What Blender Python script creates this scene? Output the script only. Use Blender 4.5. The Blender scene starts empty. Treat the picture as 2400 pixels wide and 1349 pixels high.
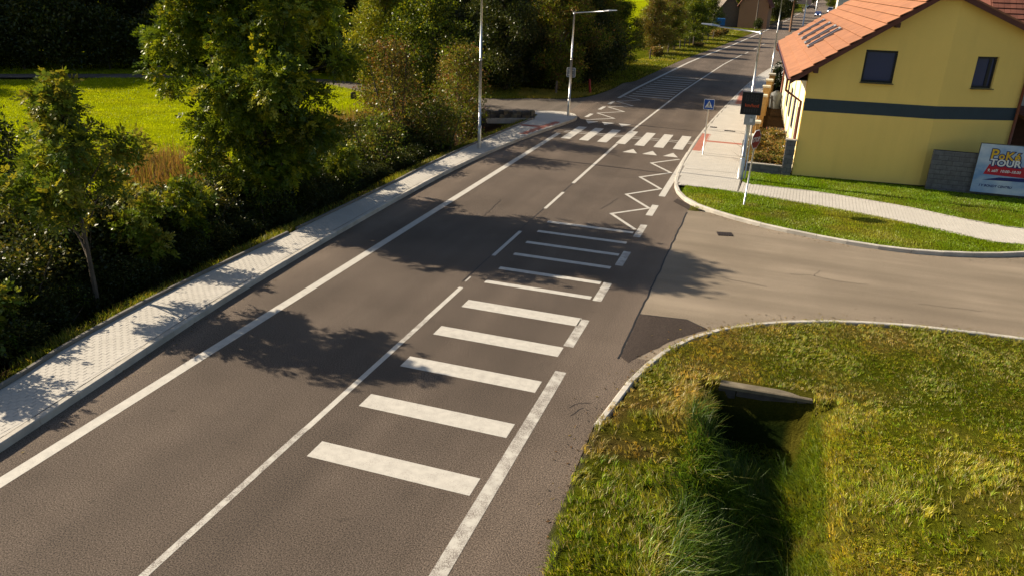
import bpy, math, random
import numpy as np
from mathutils import Vector, Matrix
R = math.radians
rng = np.random.default_rng(7)
random.seed(7)
scene = bpy.context.scene
C = scene.collection

# ---------------------------------------------------------------- camera, sky, sun, exposure
cam_d = bpy.data.cameras.new('camera'); cam = bpy.data.objects.new('camera', cam_d); C.objects.link(cam)
cam.location = (0, 0, 8.0)
cam_d.sensor_fit = 'HORIZONTAL'; cam_d.sensor_width = 36; cam_d.lens = 27.0
cam_d.clip_start = 0.1; cam_d.clip_end = 3000
cam.rotation_euler = (Matrix.Rotation(R(18.049), 3, 'Z') @ Matrix.Rotation(R(90 - 22.007), 3, 'X') @ Matrix.Rotation(R(2.0), 3, 'Z')).to_euler()
scene.camera = cam
SUN_EL, SUN_DIR = 30.0, Vector((1.0, -0.06, 0)).normalized()      # light travels towards +x, a little towards the camera
w = bpy.data.worlds.new('World'); scene.world = w; w.use_nodes = True
nt = w.node_tree; nt.nodes.clear()
sky = nt.nodes.new('ShaderNodeTexSky'); sky.sky_type = 'NISHITA'; sky.sun_disc = False
sky.sun_elevation = R(SUN_EL); sky.sun_rotation = math.atan2(-SUN_DIR.x, -SUN_DIR.y)
sky.air_density = 1.0; sky.dust_density = 1.5; sky.ozone_density = 1.0
bg = nt.nodes.new('ShaderNodeBackground'); bg.inputs[1].default_value = 0.055
out = nt.nodes.new('ShaderNodeOutputWorld'); nt.links.new(sky.outputs[0], bg.inputs[0]); nt.links.new(bg.outputs[0], out.inputs[0])
sl = bpy.data.lights.new('sun', 'SUN'); sl.energy = 5.0; sl.angle = R(0.53); sl.color = (1.0, 0.87, 0.68)
so = bpy.data.objects.new('sun', sl); C.objects.link(so); so.location = (-40, 20, 40)
ld = Vector((SUN_DIR.x * math.cos(R(SUN_EL)), SUN_DIR.y * math.cos(R(SUN_EL)), -math.sin(R(SUN_EL))))
so.rotation_euler = ld.to_track_quat('-Z', 'Y').to_euler()
scene.view_settings.view_transform = 'Standard'; scene.view_settings.look = 'None'
scene.view_settings.exposure = 1.15; scene.view_settings.gamma = 1.0
scene.render.engine = 'CYCLES'
scene.cycles.max_bounces = 8; scene.cycles.transparent_max_bounces = 8

# ---------------------------------------------------------------- materials
MATS = {}
class NT:
    def __init__(s, name):
        s.m = bpy.data.materials.new(name); s.m.use_nodes = True; s.t = s.m.node_tree; s.t.nodes.clear()
        s.o = s.n('ShaderNodeOutputMaterial'); MATS[name] = s.m
    def n(s, t, **k):
        x = s.t.nodes.new(t)
        for a, b in k.items(): setattr(x, a, b)
        return x
    def l(s, a, b): s.t.links.new(a, b)
    def pos(s):
        return s.n('ShaderNodeNewGeometry').outputs['Position']
    def mapped(s, scale, rot=(0, 0, 0)):
        mp = s.n('ShaderNodeMapping'); mp.inputs['Scale'].default_value = scale; mp.inputs['Rotation'].default_value = rot
        s.l(s.pos(), mp.inputs['Vector']); return mp.outputs[0]
    def noise(s, scale, vec=None, detail=4, rough=.55, lo=.3, hi=.7):
        x = s.n('ShaderNodeTexNoise'); x.inputs['Scale'].default_value = scale; x.inputs['Detail'].default_value = detail
        x.inputs['Roughness'].default_value = rough
        s.l(vec if vec is not None else s.pos(), x.inputs['Vector'])
        r = s.n('ShaderNodeMapRange'); r.inputs['From Min'].default_value = lo; r.inputs['From Max'].default_value = hi
        s.l(x.outputs['Fac'], r.inputs['Value']); return r.outputs[0]
    def mix(s, fac, a, b, mode='MIX'):
        x = s.n('ShaderNodeMix', data_type='RGBA', blend_type=mode)
        for i, v in ((0, fac), (6, a), (7, b)):
            if hasattr(v, 'is_output'): s.l(v, x.inputs[i])
            elif i == 0: x.inputs[0].default_value = v
            else: x.inputs[i].default_value = (*v, 1)
        return x.outputs[2]
    def math(s, op, a, b):
        x = s.n('ShaderNodeMath', operation=op)
        for i, v in ((0, a), (1, b)):
            if hasattr(v, 'is_output'): s.l(v, x.inputs[i])
            else: x.inputs[i].default_value = v
        return x.outputs[0]
    def bump(s, h, st, dist=.01):
        b = s.n('ShaderNodeBump'); b.inputs['Strength'].default_value = st; b.inputs['Distance'].default_value = dist
        s.l(h, b.inputs['Height']); return b.outputs[0]
    def principled(s, col, rough=.8, metal=0, spec=.3, normal=None, emis=None, k=.81):
        p = s.n('ShaderNodeBsdfPrincipled')
        if metal > .5: k = 1
        if hasattr(col, 'is_output'): col = s.mix(1.0, col, (k, k, k), 'MULTIPLY')
        else: col = tuple(v * k for v in col)
        if hasattr(col, 'is_output'): s.l(col, p.inputs['Base Color'])
        else: p.inputs['Base Color'].default_value = (*col, 1)
        if hasattr(rough, 'is_output'): s.l(rough, p.inputs['Roughness'])
        else: p.inputs['Roughness'].default_value = rough
        p.inputs['Metallic'].default_value = metal; p.inputs['Specular IOR Level'].default_value = spec
        if normal is not None: s.l(normal, p.inputs['Normal'])
        if emis: p.inputs['Emission Color'].default_value = (*emis[0], 1); p.inputs['Emission Strength'].default_value = emis[1]
        s.l(p.outputs[0], s.o.inputs[0]); return p
def simple(name, col, rough=.7, metal=0, var=.15, scale=3, bump=0, bscale=60, spec=.3):
    t = NT(name)
    c2 = tuple(max(0, v * (1 - var)) for v in col); c1 = tuple(v * (1 + var * .5) for v in col)
    cc = t.mix(t.noise(scale), c2, c1)
    cc = t.mix(t.math('MULTIPLY', t.n('ShaderNodeObjectInfo').outputs['Random'], min(.9, var * 2.2)), cc, t.mix(1.0, cc, (.72, .70, .68), 'MULTIPLY'))
    t.principled(cc, rough, metal, spec, t.bump(t.noise(bscale), bump) if bump else None)
    return t.m
def asphalt(name, dark, light, speck=.6, grain=42, band=(1.1, .035, 1), lanes=False):
    t = NT(name)
    big = t.mix(t.noise(.35, detail=5, lo=.35, hi=.65), dark, light)
    bands = t.noise(1.0, t.mapped(band), detail=4, lo=.3, hi=.7)          # streaks along the traffic
    big = t.mix(t.math('MULTIPLY', bands, .5 if lanes else .8), big, tuple(v * .70 for v in dark))
    if lanes:   # dust along both edges, tyre-polished tracks, darker lane middles
        sx = t.n('ShaderNodeSeparateXYZ'); t.l(t.pos(), sx.inputs[0])
        x = t.math('ADD', sx.outputs[0], t.math('MULTIPLY', t.noise(.25, detail=3, lo=0, hi=1), .5))
        r = t.n('ShaderNodeMapRange'); r.inputs['From Min'].default_value = -13.5; r.inputs['From Max'].default_value = -1.5; t.l(x, r.inputs['Value'])
        cr = t.n('ShaderNodeValToRGB'); cr.color_ramp.interpolation = 'EASE'; el = cr.color_ramp.elements
        for k, (p, v) in enumerate(((0, 1.0), (.14, .95), (.2, .62), (.26, .52), (.33, .66), (.40, .48), (.47, .62), (.53, .52), (.58, .40), (.66, .60), (.74, .42), (.81, .58), (.86, .8), (.94, .95))):
            e = el[k] if k < 2 else el.new(p); e.position = p; e.color = (v, v, v, 1)
        t.l(r.outputs[0], cr.inputs[0]); big = t.mix(1.0, big, t.mix(cr.outputs[0], (.62, .62, .62), (1.42, 1.38, 1.33)), 'MULTIPLY')
    g = t.noise(grain, detail=5, rough=.85, lo=.41, hi=.60)
    g2 = t.noise(grain * 2.6, detail=2, rough=.6, lo=.62, hi=.74)
    col = t.mix(speck, big, t.mix(1.0, big, t.mix(g, (.22, .21, .20), (1.95, 1.93, 1.9)), 'MULTIPLY'))
    col = t.mix(t.math('MULTIPLY', g2, .35 * speck), col, tuple(min(.6, v * 3.2) for v in light))
    st = t.noise(.9, detail=6, rough=.7, lo=.60, hi=.8); sp = t.noise(2.3, detail=2, rough=.5, lo=.72, hi=.78)
    col = t.mix(t.math('MULTIPLY', st, .4), col, tuple(v * .5 for v in dark)); col = t.mix(t.math('MULTIPLY', sp, .35), col, tuple(v * .4 for v in dark))
    t.principled(col, .9, 0, .15, t.bump(g, .6, .01)); return t.m
asphalt('asphalt', (.112, .089, .071), (.160, .128, .103), 1.0, lanes=True)
asphalt('asphalt_pale', (.28, .225, .162), (.37, .30, .22), .45, band=(.10, 1.0, 1))
asphalt('asphalt_patch', (.062, .046, .037), (.085, .064, .052), .7)
asphalt('asphalt_lane', (.15, .125, .10), (.20, .165, .135), .4)
simple('sealed_joint', (.018, .016, .015), .6)
def paint(name, wear, lo, hi, col=(.57, .535, .47)):
    t = NT(name)
    n1 = t.noise(55, detail=4, rough=.7, lo=lo, hi=hi); n2 = t.noise(3.5, detail=5, lo=.35, hi=.65)
    f = t.math('MULTIPLY', t.math('MULTIPLY', n1, n2), wear)
    c = t.mix(t.noise(6, lo=.35, hi=.7), col, tuple(v * .82 for v in col))
    t.principled(t.mix(f, c, (.16, .13, .11)), .7, 0, .3, t.bump(n1, .2)); return t.m
paint('paint_fresh', .9, .50, .72)
paint('paint_worn', 1.6, .40, .62, (.57, .54, .475))
def paver(name, c1, c2):
    t = NT(name)
    oi = t.n('ShaderNodeObjectInfo').outputs['Random']
    at = t.n('ShaderNodeAttribute', attribute_name='Tint').outputs['Fac']
    f = t.math('ADD', t.math('MULTIPLY', oi, .5), t.math('MULTIPLY', at, .5))
    cc = t.mix(t.mix(t.noise(.7), f, f), c1, c2)
    cc = t.mix(t.noise(1.3, detail=6, lo=.45, hi=.8), c1, c2)
    cc = t.mix(.4, cc, t.mix(f, c1, c2))
    cc = t.mix(t.math('MULTIPLY', t.noise(130, lo=.35, hi=.75), .35), cc, tuple(v * .6 for v in c1))
    t.principled(cc, .85, 0, .25, t.bump(t.noise(130), .25)); return t.m
paver('paver_grey', (.50, .465, .405), (.60, .56, .495))
paver('paver_red', (.38, .14, .095), (.48, .19, .135))
simple('joint_sand', (.27, .245, .21), .95, 0, .3, 8)
simple('concrete', (.42, .39, .34), .85, 0, .22, 4, .3)
simple('concrete_edging', (.20, .185, .16), .9, 0, .25, 2.5, .3); simple('concrete_kerb', (.54, .50, .43), .85, 0, .22, 2.5, .3)
simple('concrete_old', (.20, .165, .11), .9, 0, .4, 3, .5)
simple('soil', (.055, .042, .03), .95, 0, .4, 5, .5, 25)
def ground_mat():
    t = NT('ground')
    at = t.n('ShaderNodeAttribute', attribute_name='Col').outputs['Color']
    c = t.mix(t.math('MULTIPLY', t.noise(2.2, detail=7, rough=.65, lo=.35, hi=.7), .6), at, t.mix(1.0, at, (.55, .55, .55), 'MULTIPLY'))
    c = t.mix(t.math('MULTIPLY', t.noise(18, detail=6, rough=.7, lo=.4, hi=.75), .6), c, t.mix(1.0, at, (.45, .45, .4), 'MULTIPLY'))
    t.principled(c, 1.0, 0, .0, t.bump(t.noise(14, detail=8, rough=.7), .9, .06)); return t.m
ground_mat()
def leaf_mat(name, trans=.5, gloss=.06, rough=.35, tint=(1.25, 1.15, .55)):
    t = NT(name)
    at = t.n('ShaderNodeAttribute', attribute_name='Col').outputs['Color']
    at = t.mix(1.0, at, (.81, .81, .81), 'MULTIPLY'); d = t.n('ShaderNodeBsdfDiffuse'); t.l(at, d.inputs[0])
    tr = t.n('ShaderNodeBsdfTranslucent'); t.l(t.mix(1.0, at, tint, 'MULTIPLY'), tr.inputs[0])
    m1 = t.n('ShaderNodeMixShader'); m1.inputs[0].default_value = trans; t.l(d.outputs[0], m1.inputs[1]); t.l(tr.outputs[0], m1.inputs[2])
    g = t.n('ShaderNodeBsdfGlossy'); g.inputs['Roughness'].default_value = rough; g.inputs[0].default_value = (.9, .9, .85, 1)
    m2 = t.n('ShaderNodeMixShader'); m2.inputs[0].default_value = gloss; t.l(m1.outputs[0], m2.inputs[1]); t.l(g.outputs[0], m2.inputs[2])
    t.l(m2.outputs[0], t.o.inputs[0]); return t.m
leaf_mat('leaf', .34, .02, .36)
leaf_mat('grass', .5, .015, .4, (1.2, 1.15, .4))
def bark():
    t = NT('bark'); v = t.mapped((9, 9, 1.2))
    h = t.noise(2.5, v, detail=6, rough=.7)
    t.principled(t.mix(h, (.06, .048, .036), (.17, .14, .11)), .95, 0, .1, t.bump(h, .8, .02))
bark()
simple('steel_galv', (.55, .55, .54), .38, .85, .12, 5)
simple('steel_dark', (.10, .10, .10), .5, .6)
simple('sign_back', (.33, .34, .35), .55, .5)
simple('sign_blue', (.012, .085, .42), .4)
simple('sign_white', (.80, .80, .78), .45, var=.06)
simple('sign_black', (.012, .012, .014), .45)
simple('sign_red', (.30, .012, .016), .45)
simple('display_black', (.012, .012, .016), .35)
simple('display_seg', (.035, .037, .045), .4)
simple('cabinet_grey', (.40, .41, .40), .5); simple('container_grey', (.12, .125, .12), .6)
t = NT('display_orange'); t.principled((.55, .08, .02), .5)
def stucco(name, col):
    t = NT(name); n = t.noise(55, detail=3, rough=.6); b = t.noise(.5, detail=5)
    c = t.mix(b, tuple(v * .92 for v in col), col); c = t.mix(t.math('MULTIPLY', n, .3), c, tuple(v * .75 for v in col))
    st = t.noise(1.0, t.mapped((1.6, 1.6, .12)), detail=5, lo=.5, hi=.75); c = t.mix(t.math('MULTIPLY', st, .22), c, tuple(v * .72 for v in col))
    t.principled(c, .92, 0, .15, t.bump(n, .6, .01), None, 1.0 if 'yellow' in name else .81); return t.m
stucco('stucco_yellow', (.93, .655, .18)); stucco('stucco_cream', (.86, .80, .58)); stucco('stucco_brown', (.44, .235, .13))
stucco('stucco_white', (.75, .72, .66)); stucco('stucco_pink', (.55, .38, .32))
simple('slate_band', (.035, .058, .075), .6, var=.1)
simple('roof_orange', (.38, .165, .08), .75, 0, .22, 1.6, .2, 40)
simple('roof_red', (.23, .085, .055), .75, 0, .25, 2)
simple('roof_brown', (.15, .05, .032), .6, 0, .2, 4)
simple('gutter_brown', (.22, .065, .03), .4, .1)
simple('timber_brown', (.12, .05, .03), .7, 0, .3, 6)
simple('timber_grey', (.17, .14, .11), .9, 0, .35, 7, .4)
simple('timber_pole', (.23, .12, .06), .85, 0, .3, 5, .4)
simple('frame_dark', (.018, .020, .024), .4)
t = NT('glass_dark'); t.principled((.05, .062, .15), .08, 0, .6)  # blue of the reflected sky is put into the base colour
simple('curtain', (.5, .5, .5), .9)
simple('block_grey', (.17, .17, .175), .9, 0, .25, 6, .5)
simple('mortar', (.06, .06, .06), .95)
simple('pillar_ochre', (.56, .34, .12), .8, 0, .2, 6, .3)
simple('cap_cream', (.72, .66, .52), .7)
simple('terracotta', (.40, .13, .06), .8)
simple('stone_dark', (.10, .09, .08), .9, 0, .4, 6, .5)
simple('marker_red', (.28, .02, .018), .6)  # red paint, darkened to put shade on the sunlit post
simple('tarp_blue', (.02, .16, .45), .6)
simple('corrugated', (.30, .25, .21), .6, .2, .3, 5)
simple('tyre', (.015, .015, .016), .85); simple('chrome', (.6, .6, .62), .25, .9)
simple('car_blue', (.02, .06, .22), .25, .3, .03); simple('car_white', (.72, .72, .72), .3, 0, .03); simple('car_dark', (.03, .03, .035), .25, .3, .03)
t = NT('headlight'); t.principled((.9, .9, .9), .2, 0, .5, None, ((1, 1, .95), 3.0))
simple('iron', (.055, .042, .036), .6, .5)
def board():
    t = NT('poster_sky'); n = t.noise(.9, t.mapped((1, 1, 1.6)), detail=5, lo=.35, hi=.65)
    t.principled(t.mix(n, (.20, .36, .62), (.66, .74, .80)), .5); return t.m
board()
simple('print_yellow', (.80, .50, .03), .5, var=.05); simple('print_navy', (.016, .03, .16), .5, var=.05)
simple('print_white', (.82, .82, .82), .5, var=.03); simple('print_red', (.52, .016, .035), .5, var=.05)

# ---------------------------------------------------------------- helpers
def tag(o, label=None, cat=None, group=None, kind=None):
    for k, v in (('label', label), ('category', cat), ('group', group), ('kind', kind)):
        if v: o[k] = v
    return o
def empty(name, loc, rz=0, label=None, cat=None, group=None):
    o = bpy.data.objects.new(name, None); C.objects.link(o); o.empty_display_size = .2
    o.location = loc; o.rotation_euler = (0, 0, rz); return tag(o, label, cat, group)
def link(name, me, parent=None):
    o = bpy.data.objects.new(name, me); C.objects.link(o); o.parent = parent; return o
def copy_tree(o, parent=None):
    c = o.copy(); C.objects.link(c); c.parent = parent
    for ch in list(o.children): copy_tree(ch, c)
    return c
class MB:
    def __init__(s): s.v = []; s.f = []; s.tint = []
    def poly(s, pts):
        i = len(s.v); s.v += [tuple(p) for p in pts]; s.f.append(tuple(range(i, i + len(pts)))); return s
    def raw(s, v, f):
        i = len(s.v); s.v += [tuple(p) for p in v]; s.f += [tuple(a + i for a in q) for q in f]; return s
    def box(s, c, d, rz=0, M=None):
        x, y, z = (q / 2 for q in d); pts = [(-x, -y, -z), (x, -y, -z), (x, y, -z), (-x, y, -z), (-x, -y, z), (x, -y, z), (x, y, z), (-x, y, z)]
        ca, sa = math.cos(rz), math.sin(rz)
        if M is not None: pts = [M @ Vector(p) for p in pts]
        else: pts = [(p[0] * ca - p[1] * sa, p[0] * sa + p[1] * ca, p[2]) for p in pts]
        return s.raw([(p[0] + c[0], p[1] + c[1], p[2] + c[2]) for p in pts], [(0, 3, 2, 1), (4, 5, 6, 7), (0, 1, 5, 4), (1, 2, 6, 5), (2, 3, 7, 6), (3, 0, 4, 7)])
    def cbox(s, c, d, b, rz=0, top_only=True):
        """box with a chamfered top"""
        x, y, z = (q / 2 for q in d); pts = []
        for xx, yy, zz in ((x, y, -z), (x, y, z - b), (x - b, y - b, z)):
            pts += [(-xx, -yy, zz), (xx, -yy, zz), (xx, yy, zz), (-xx, yy, zz)]
        ca, sa = math.cos(rz), math.sin(rz)
        pts = [(p[0] * ca - p[1] * sa + c[0], p[0] * sa + p[1] * ca + c[1], p[2] + c[2]) for p in pts]
        f = [(8, 9, 10, 11)]
        for k in (0, 4):
            for i in range(4): j = (i + 1) % 4; f.append((k + i, k + j, k + 4 + j, k + 4 + i))
        return s.raw(pts, f)
    def prism(s, poly, z0, z1):
        n = len(poly); v = [(p[0], p[1], z0) for p in poly] + [(p[0], p[1], z1) for p in poly]
        f = [tuple(range(n, 2 * n)), tuple(reversed(range(n)))] + [(i, (i + 1) % n, n + (i + 1) % n, n + i) for i in range(n)]
        return s.raw(v, f)
    def tube(s, pts, rad, n=8, cap=True):
        pts = [Vector(p) for p in pts]; rad = rad if hasattr(rad, '__len__') else [rad] * len(pts)
        v = []; f = []
        for i, p in enumerate(pts):
            d = (pts[min(i + 1, len(pts) - 1)] - pts[max(i - 1, 0)]).normalized()
            a = Vector((0, 0, 1)) if abs(d.z) < .9 else Vector((1, 0, 0))
            u = d.cross(a).normalized(); q = d.cross(u)
            for k in range(n):
                t = 2 * math.pi * k / n; v.append(p + (u * math.cos(t) + q * math.sin(t)) * rad[i])
        for i in range(len(pts) - 1):
            for k in range(n): k2 = (k + 1) % n; f.append((i * n + k, i * n + k2, (i + 1) * n + k2, (i + 1) * n + k))
        if cap: f += [tuple(range(n)), tuple(reversed(range((len(pts) - 1) * n, len(pts) * n)))]
        return s.raw(v, f)
    def mesh(s, name, mat, smooth=False):
        me = bpy.data.meshes.new(name); me.from_pydata(s.v, [], s.f)
        if mat: me.materials.append(MATS[mat])
        if smooth: me.polygons.foreach_set('use_smooth', [True] * len(me.polygons))
        me.validate(); me.update(); return me
    def build(s, name, mat, parent=None, smooth=False): return link(name, s.mesh(name, mat, smooth), parent)
def np_mesh(name, V, F, mat, col=None):
    """V (n,3), F list of int arrays (m,k)"""
    me = bpy.data.meshes.new(name); V = np.asarray(V, np.float32); me.vertices.add(len(V)); me.vertices.foreach_set('co', V.ravel())
    F = [np.asarray(f, np.int32) for f in F if len(f)]
    loops = np.concatenate([f.ravel() for f in F]); sizes = np.concatenate([np.full(len(f), f.shape[1], np.int32) for f in F])
    me.loops.add(len(loops)); me.loops.foreach_set('vertex_index', loops)
    me.polygons.add(len(sizes)); me.polygons.foreach_set('loop_start', np.concatenate([[0], np.cumsum(sizes)[:-1]]).astype(np.int32))
    me.update(calc_edges=True)
    if col is not None:
        a = me.color_attributes.new('Col', 'FLOAT_COLOR', 'POINT'); c4 = np.ones((len(V), 4), np.float32); c4[:, :3] = col; a.data.foreach_set('color', c4.ravel())
    me.materials.append(MATS[mat]); return me
def inpoly(px, py, poly):
    r = np.zeros(np.shape(px), bool); n = len(poly); j = n - 1
    for i in range(n):
        xi, yi = poly[i]; xj, yj = poly[j]
        if yi != yj: r ^= ((yi > py) != (yj > py)) & (px < (xj - xi) * (py - yi) / (yj - yi) + xi)
        j = i
    return r
def dist_line(px, py, pts):
    d = np.full(np.shape(px), 1e9)
    for a, b in zip(pts[:-1], pts[1:]):
        ax, ay = a; dx, dy = b[0] - ax, b[1] - ay; t = np.clip(((px - ax) * dx + (py - ay) * dy) / (dx * dx + dy * dy), 0, 1)
        d = np.minimum(d, np.hypot(px - ax - t * dx, py - ay - t * dy))
    return d
def vnoise(x, y, s, seed=0):
    """smooth value noise in plan"""
    x = np.asarray(x) * s + seed * 17.3; y = np.asarray(y) * s + seed * 9.1
    xi, yi = np.floor(x).astype(int), np.floor(y).astype(int); fx, fy = x - xi, y - yi; fx = fx * fx * (3 - 2 * fx); fy = fy * fy * (3 - 2 * fy)
    h = lambda a, b: np.modf(np.abs(np.sin(a * 127.1 + b * 311.7 + seed) * 43758.5453))[0]
    return (h(xi, yi) * (1 - fx) + h(xi + 1, yi) * fx) * (1 - fy) + (h(xi, yi + 1) * (1 - fx) + h(xi + 1, yi + 1) * fx) * fy
def smooth_line(pts, step=.5):
    """Catmull-Rom through plan points, resampled"""
    P = [np.array(p, float) for p in pts]; P = [2 * P[0] - P[1]] + P + [2 * P[-1] - P[-2]]; o = []
    for i in range(1, len(P) - 2):
        n = max(2, int(np.linalg.norm(P[i + 1] - P[i]) / step))
        for k in range(n):
            t = k / n; o.append(.5 * (2 * P[i] + (P[i + 1] - P[i - 1]) * t + (2 * P[i - 1] - 5 * P[i] + 4 * P[i + 1] - P[i + 2]) * t * t + (3 * P[i] - P[i - 1] - 3 * P[i + 1] + P[i + 2]) * t ** 3))
    o.append(P[-2]); return [tuple(q) for q in o]
def offset_line(pts, d):
    P = np.array(pts); T = np.gradient(P, axis=0); T /= np.linalg.norm(T, axis=1)[:, None]
    return [tuple(q) for q in P + np.stack([-T[:, 1], T[:, 0]], 1) * d]
def strip(pts, d0, d1, z): # ribbon between two offsets (left positive)
    a, b = offset_line(pts, d0), offset_line(pts, d1); m = MB()
    m.v = [(*p, z) for p in a] + [(*p, z) for p in b]; n = len(a)
    m.f = [(i, i + 1, n + i + 1, n + i) if d1 > d0 else (n + i, n + i + 1, i + 1, i) for i in range(n - 1)]; return m
def resample(pts, step):
    P = np.array(pts); s = np.concatenate([[0], np.cumsum(np.linalg.norm(np.diff(P, axis=0), axis=1))]); n = max(1, int(round(s[-1] / step)))
    q = np.linspace(0, s[-1], n + 1); return [(np.interp(a, s, P[:, 0]), np.interp(a, s, P[:, 1])) for a in q]

# ---------------------------------------------------------------- plan of the place (metres; the road runs along +y)
SH_Y = [0, 45, 63, 89, 102, 115, 159, 229, 322, 450, 700]; SH_X = [0, 0, .45, 1.75, 2.8, 4.0, 7.3, 11.7, 16.7, 22, 30]
def bend(y): return np.interp(y, SH_Y, SH_X)
ys = list(np.arange(0, 60, 2.0)) + list(np.arange(60, 130, 4.0)) + list(np.arange(130, 700, 15.0))
def road_line(x, y0, y1):
    q = [y for y in ys if y0 < y < y1]; return [(x + float(bend(y)), y) for y in [y0] + q + [y1]]
KL = smooth_line([(-10.6, -4), (-11.45, 3), (-11.92, 8), (-12.2, 10.8), (-12.6, 15), (-12.86, 21), (-12.95, 30), (-12.5, 37.6), (-11.5, 44.6), (-11.3, 46.3), (-11.55, 47.3), (-12.1, 47.95), (-12.95, 48.15), (-14.3, 47.6), (-16.7, 45.9), (-20, 43.4)])
KLo = smooth_line([(-12.4, -4), (-13.1, 3), (-13.55, 9), (-13.94, 11.5), (-14.15, 14.8), (-14.1, 20), (-14.05, 26.4), (-14.08, 33), (-13.75, 41), (-13.55, 44.4)])
LANE_N = smooth_line([(-12.3, 66), (-12.35, 62), (-12.9, 57.3), (-14.2, 54.7), (-16.5, 53.6), (-19, 51.9), (-24, 51.6), (-31, 54.4), (-38, 54.2), (-45.4, 50.9), (-55, 44.4), (-75, 31)])
LANE_S = smooth_line([(-20, 43.4), (-23, 46.2), (-27, 49.2), (-32, 51.9), (-38, 51.6), (-45, 48.2), (-55, 41.8), (-75, 28)])
KR = smooth_line([(1.7, 105), (-.3, 92), (-2.1, 76), (-3.3, 56), (-3.75, 45), (-3.78, 38), (-3.66, 34.5), (-3.46, 32.2), (-3.0, 30.6), (-2.1, 29.3), (-.14, 28.0), (1.9, 27.25), (3.6, 26.9), (5.2, 26.9), (6.9, 27.35), (8.6, 28.2), (14, 31.5), (30, 41)])
KS = smooth_line([(-2.38, 12.7), (-2.25, 13.6), (-2.05, 15), (-1.55, 16.6), (-1.07, 17.5), (-.12, 18.6), (1.7, 19.7), (3.6, 20.35), (5.4, 20.6), (6.8, 20.7), (12, 20.9), (30, 21.5)])
NEAR = [(-1.6, -4), (-1.75, 4), (-2.1, 8.4), (-2.25, 9.7), (-2.35, 11), (-2.38, 12.7)]
PATH_S = smooth_line([(-3.4, 32.3), (-.7, 32.15), (3.5, 31.0), (6.2, 29.95), (8.8, 29.2), (14, 32.0)])
PATH_N = smooth_line([(-.8, 34.2), (-.3, 33.75), (2, 33.7), (5.2, 32.9), (9.3, 31.4), (14, 33.8)])
JX = -2.5                                                                  # asphalt joint between road and side road
far_l = road_line(-12.35, 66, 700); far_r = road_line(-1.4, 106, 700)
iK = min(range(len(KL)), key=lambda i: math.hypot(KL[i][0] + 12.1, KL[i][1] - 47.95))
iN = min(range(len(LANE_N)), key=lambda i: math.hypot(LANE_N[i][0] + 12.9, LANE_N[i][1] - 57.3))
road_poly = KL[:iK + 1] + [(-12.6, 49.5)] + LANE_N[:iN + 1][::-1] + far_l[1:] + far_r[::-1] + KR[:1]
i0 = min(range(len(KR)), key=lambda i: abs(KR[i][1] - 29.0) + abs(KR[i][0] + 1.9))
road_poly = road_poly + KR[1:i0] + [(JX, 29.0), (JX, 15.9), (-1.79, 15.9)] + [p for p in KS if p[1] < 15.88][::-1] + NEAR[:-1][::-1]
side_poly = [(JX, 15.9), (JX, 29.0)] + KR[i0:] + [p for p in KS if p[1] > 15.92][::-1] + [(-1.79, 15.9)]
lane_poly = KL[iK:] + LANE_S[1:] + LANE_N[iN:][::-1] + [(-12.6, 49.5)]
walk_l_poly = KL[:len(KL) - 1] + [(-16.4, 44.6), (-14.9, 45.9), (-13.9, 46.3)] + KLo[::-1]
walk_r_poly = [p for p in KR if 31.6 < p[1] < 90 and p[0] < 1][::1] + [(-3.2, 32.2), (-.8, 34.2), (-.95, 36.6), (-.95, 48), (-.75, 58), (-.3, 66), (.6, 78), (1.6, 88)]
path_poly = PATH_S + PATH_N[::-1]
HOUSE = Vector((1.24, 36.39, 0)); HR = math.atan(.035)

def ditch_r(x, y):
    """roadside ditch in front of the culvert: shaded left bank, sunny right bank"""
    y = np.asarray(y, float); k = np.clip((15.25 - y) / .08, 0, 1)
    wob = .18 * (vnoise(x * 0, y, .5, 3) - .5)
    xx = x - wob
    z = np.interp(xx, [-.75, -.35, .35, 1.0, 1.2, 1.55, 2.1, 3.0], [.0, -.12, -.75, -1.25, -1.25, -.75, -.12, .05])
    wide = np.interp(x, [-.75, -.25, -.05, 1.5, 1.7, 2.2], [0, -.35, -1.15, -1.2, -.5, 0]); t = np.clip((y - 13.0) / 1.3, 0, 1); z = z * (1 - t) + wide * t
    return np.where(y < 15.25, z * k, 0)
def outer_l(y): P = np.array(KLo); return np.interp(y, P[:, 1], P[:, 0])
def ground_z(x, y):
    x = np.asarray(x, float); y = np.asarray(y, float); z = np.zeros_like(x)
    bump = .10 * (vnoise(x, y, .35, 1) - .5) + .06 * (vnoise(x, y, 1.3, 2) - .5)
    # left: verge, ditch with the thicket, meadow
    xo = outer_l(y); d = xo - x
    zl = np.interp(d, [0, .15, .7, 1.8, 3.2, 5, 8, 12, 60], [.10, .12, .02, -.75, -1.15, -.95, -.5, -.35, .0])
    fade = np.clip((46.5 - y) / 3, 0, 1); zl = zl * fade + (1 - fade) * .03
    z = np.where((d > 0) & (y < 48), zl + bump * np.clip(d - .2, 0, 1), z)
    z = np.where((x < -12) & (y >= 48), .04 + bump, z)
    # right: lawns, foreground verge with the ditch
    zr = .04 + bump * .5 + ditch_r(x, y) + np.where(x > 2.5, .18 * np.clip((x - 2.5) / 4, 0, 1), 0) * np.clip((16 - y) / 4, 0, 1)
    z = np.where((x > -2.6) & (y < 21.5), zr, z)
    z = np.where((x > -4) & (y > 26) & (x > -3), .115 + bump * .25, z)
    return z
hard = [road_poly, side_poly, lane_poly, walk_l_poly, walk_r_poly, path_poly]
def is_hard(x, y):
    r = np.zeros(np.shape(x), bool)
    for p in hard: r |= inpoly(x, y, p)
    return r

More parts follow.
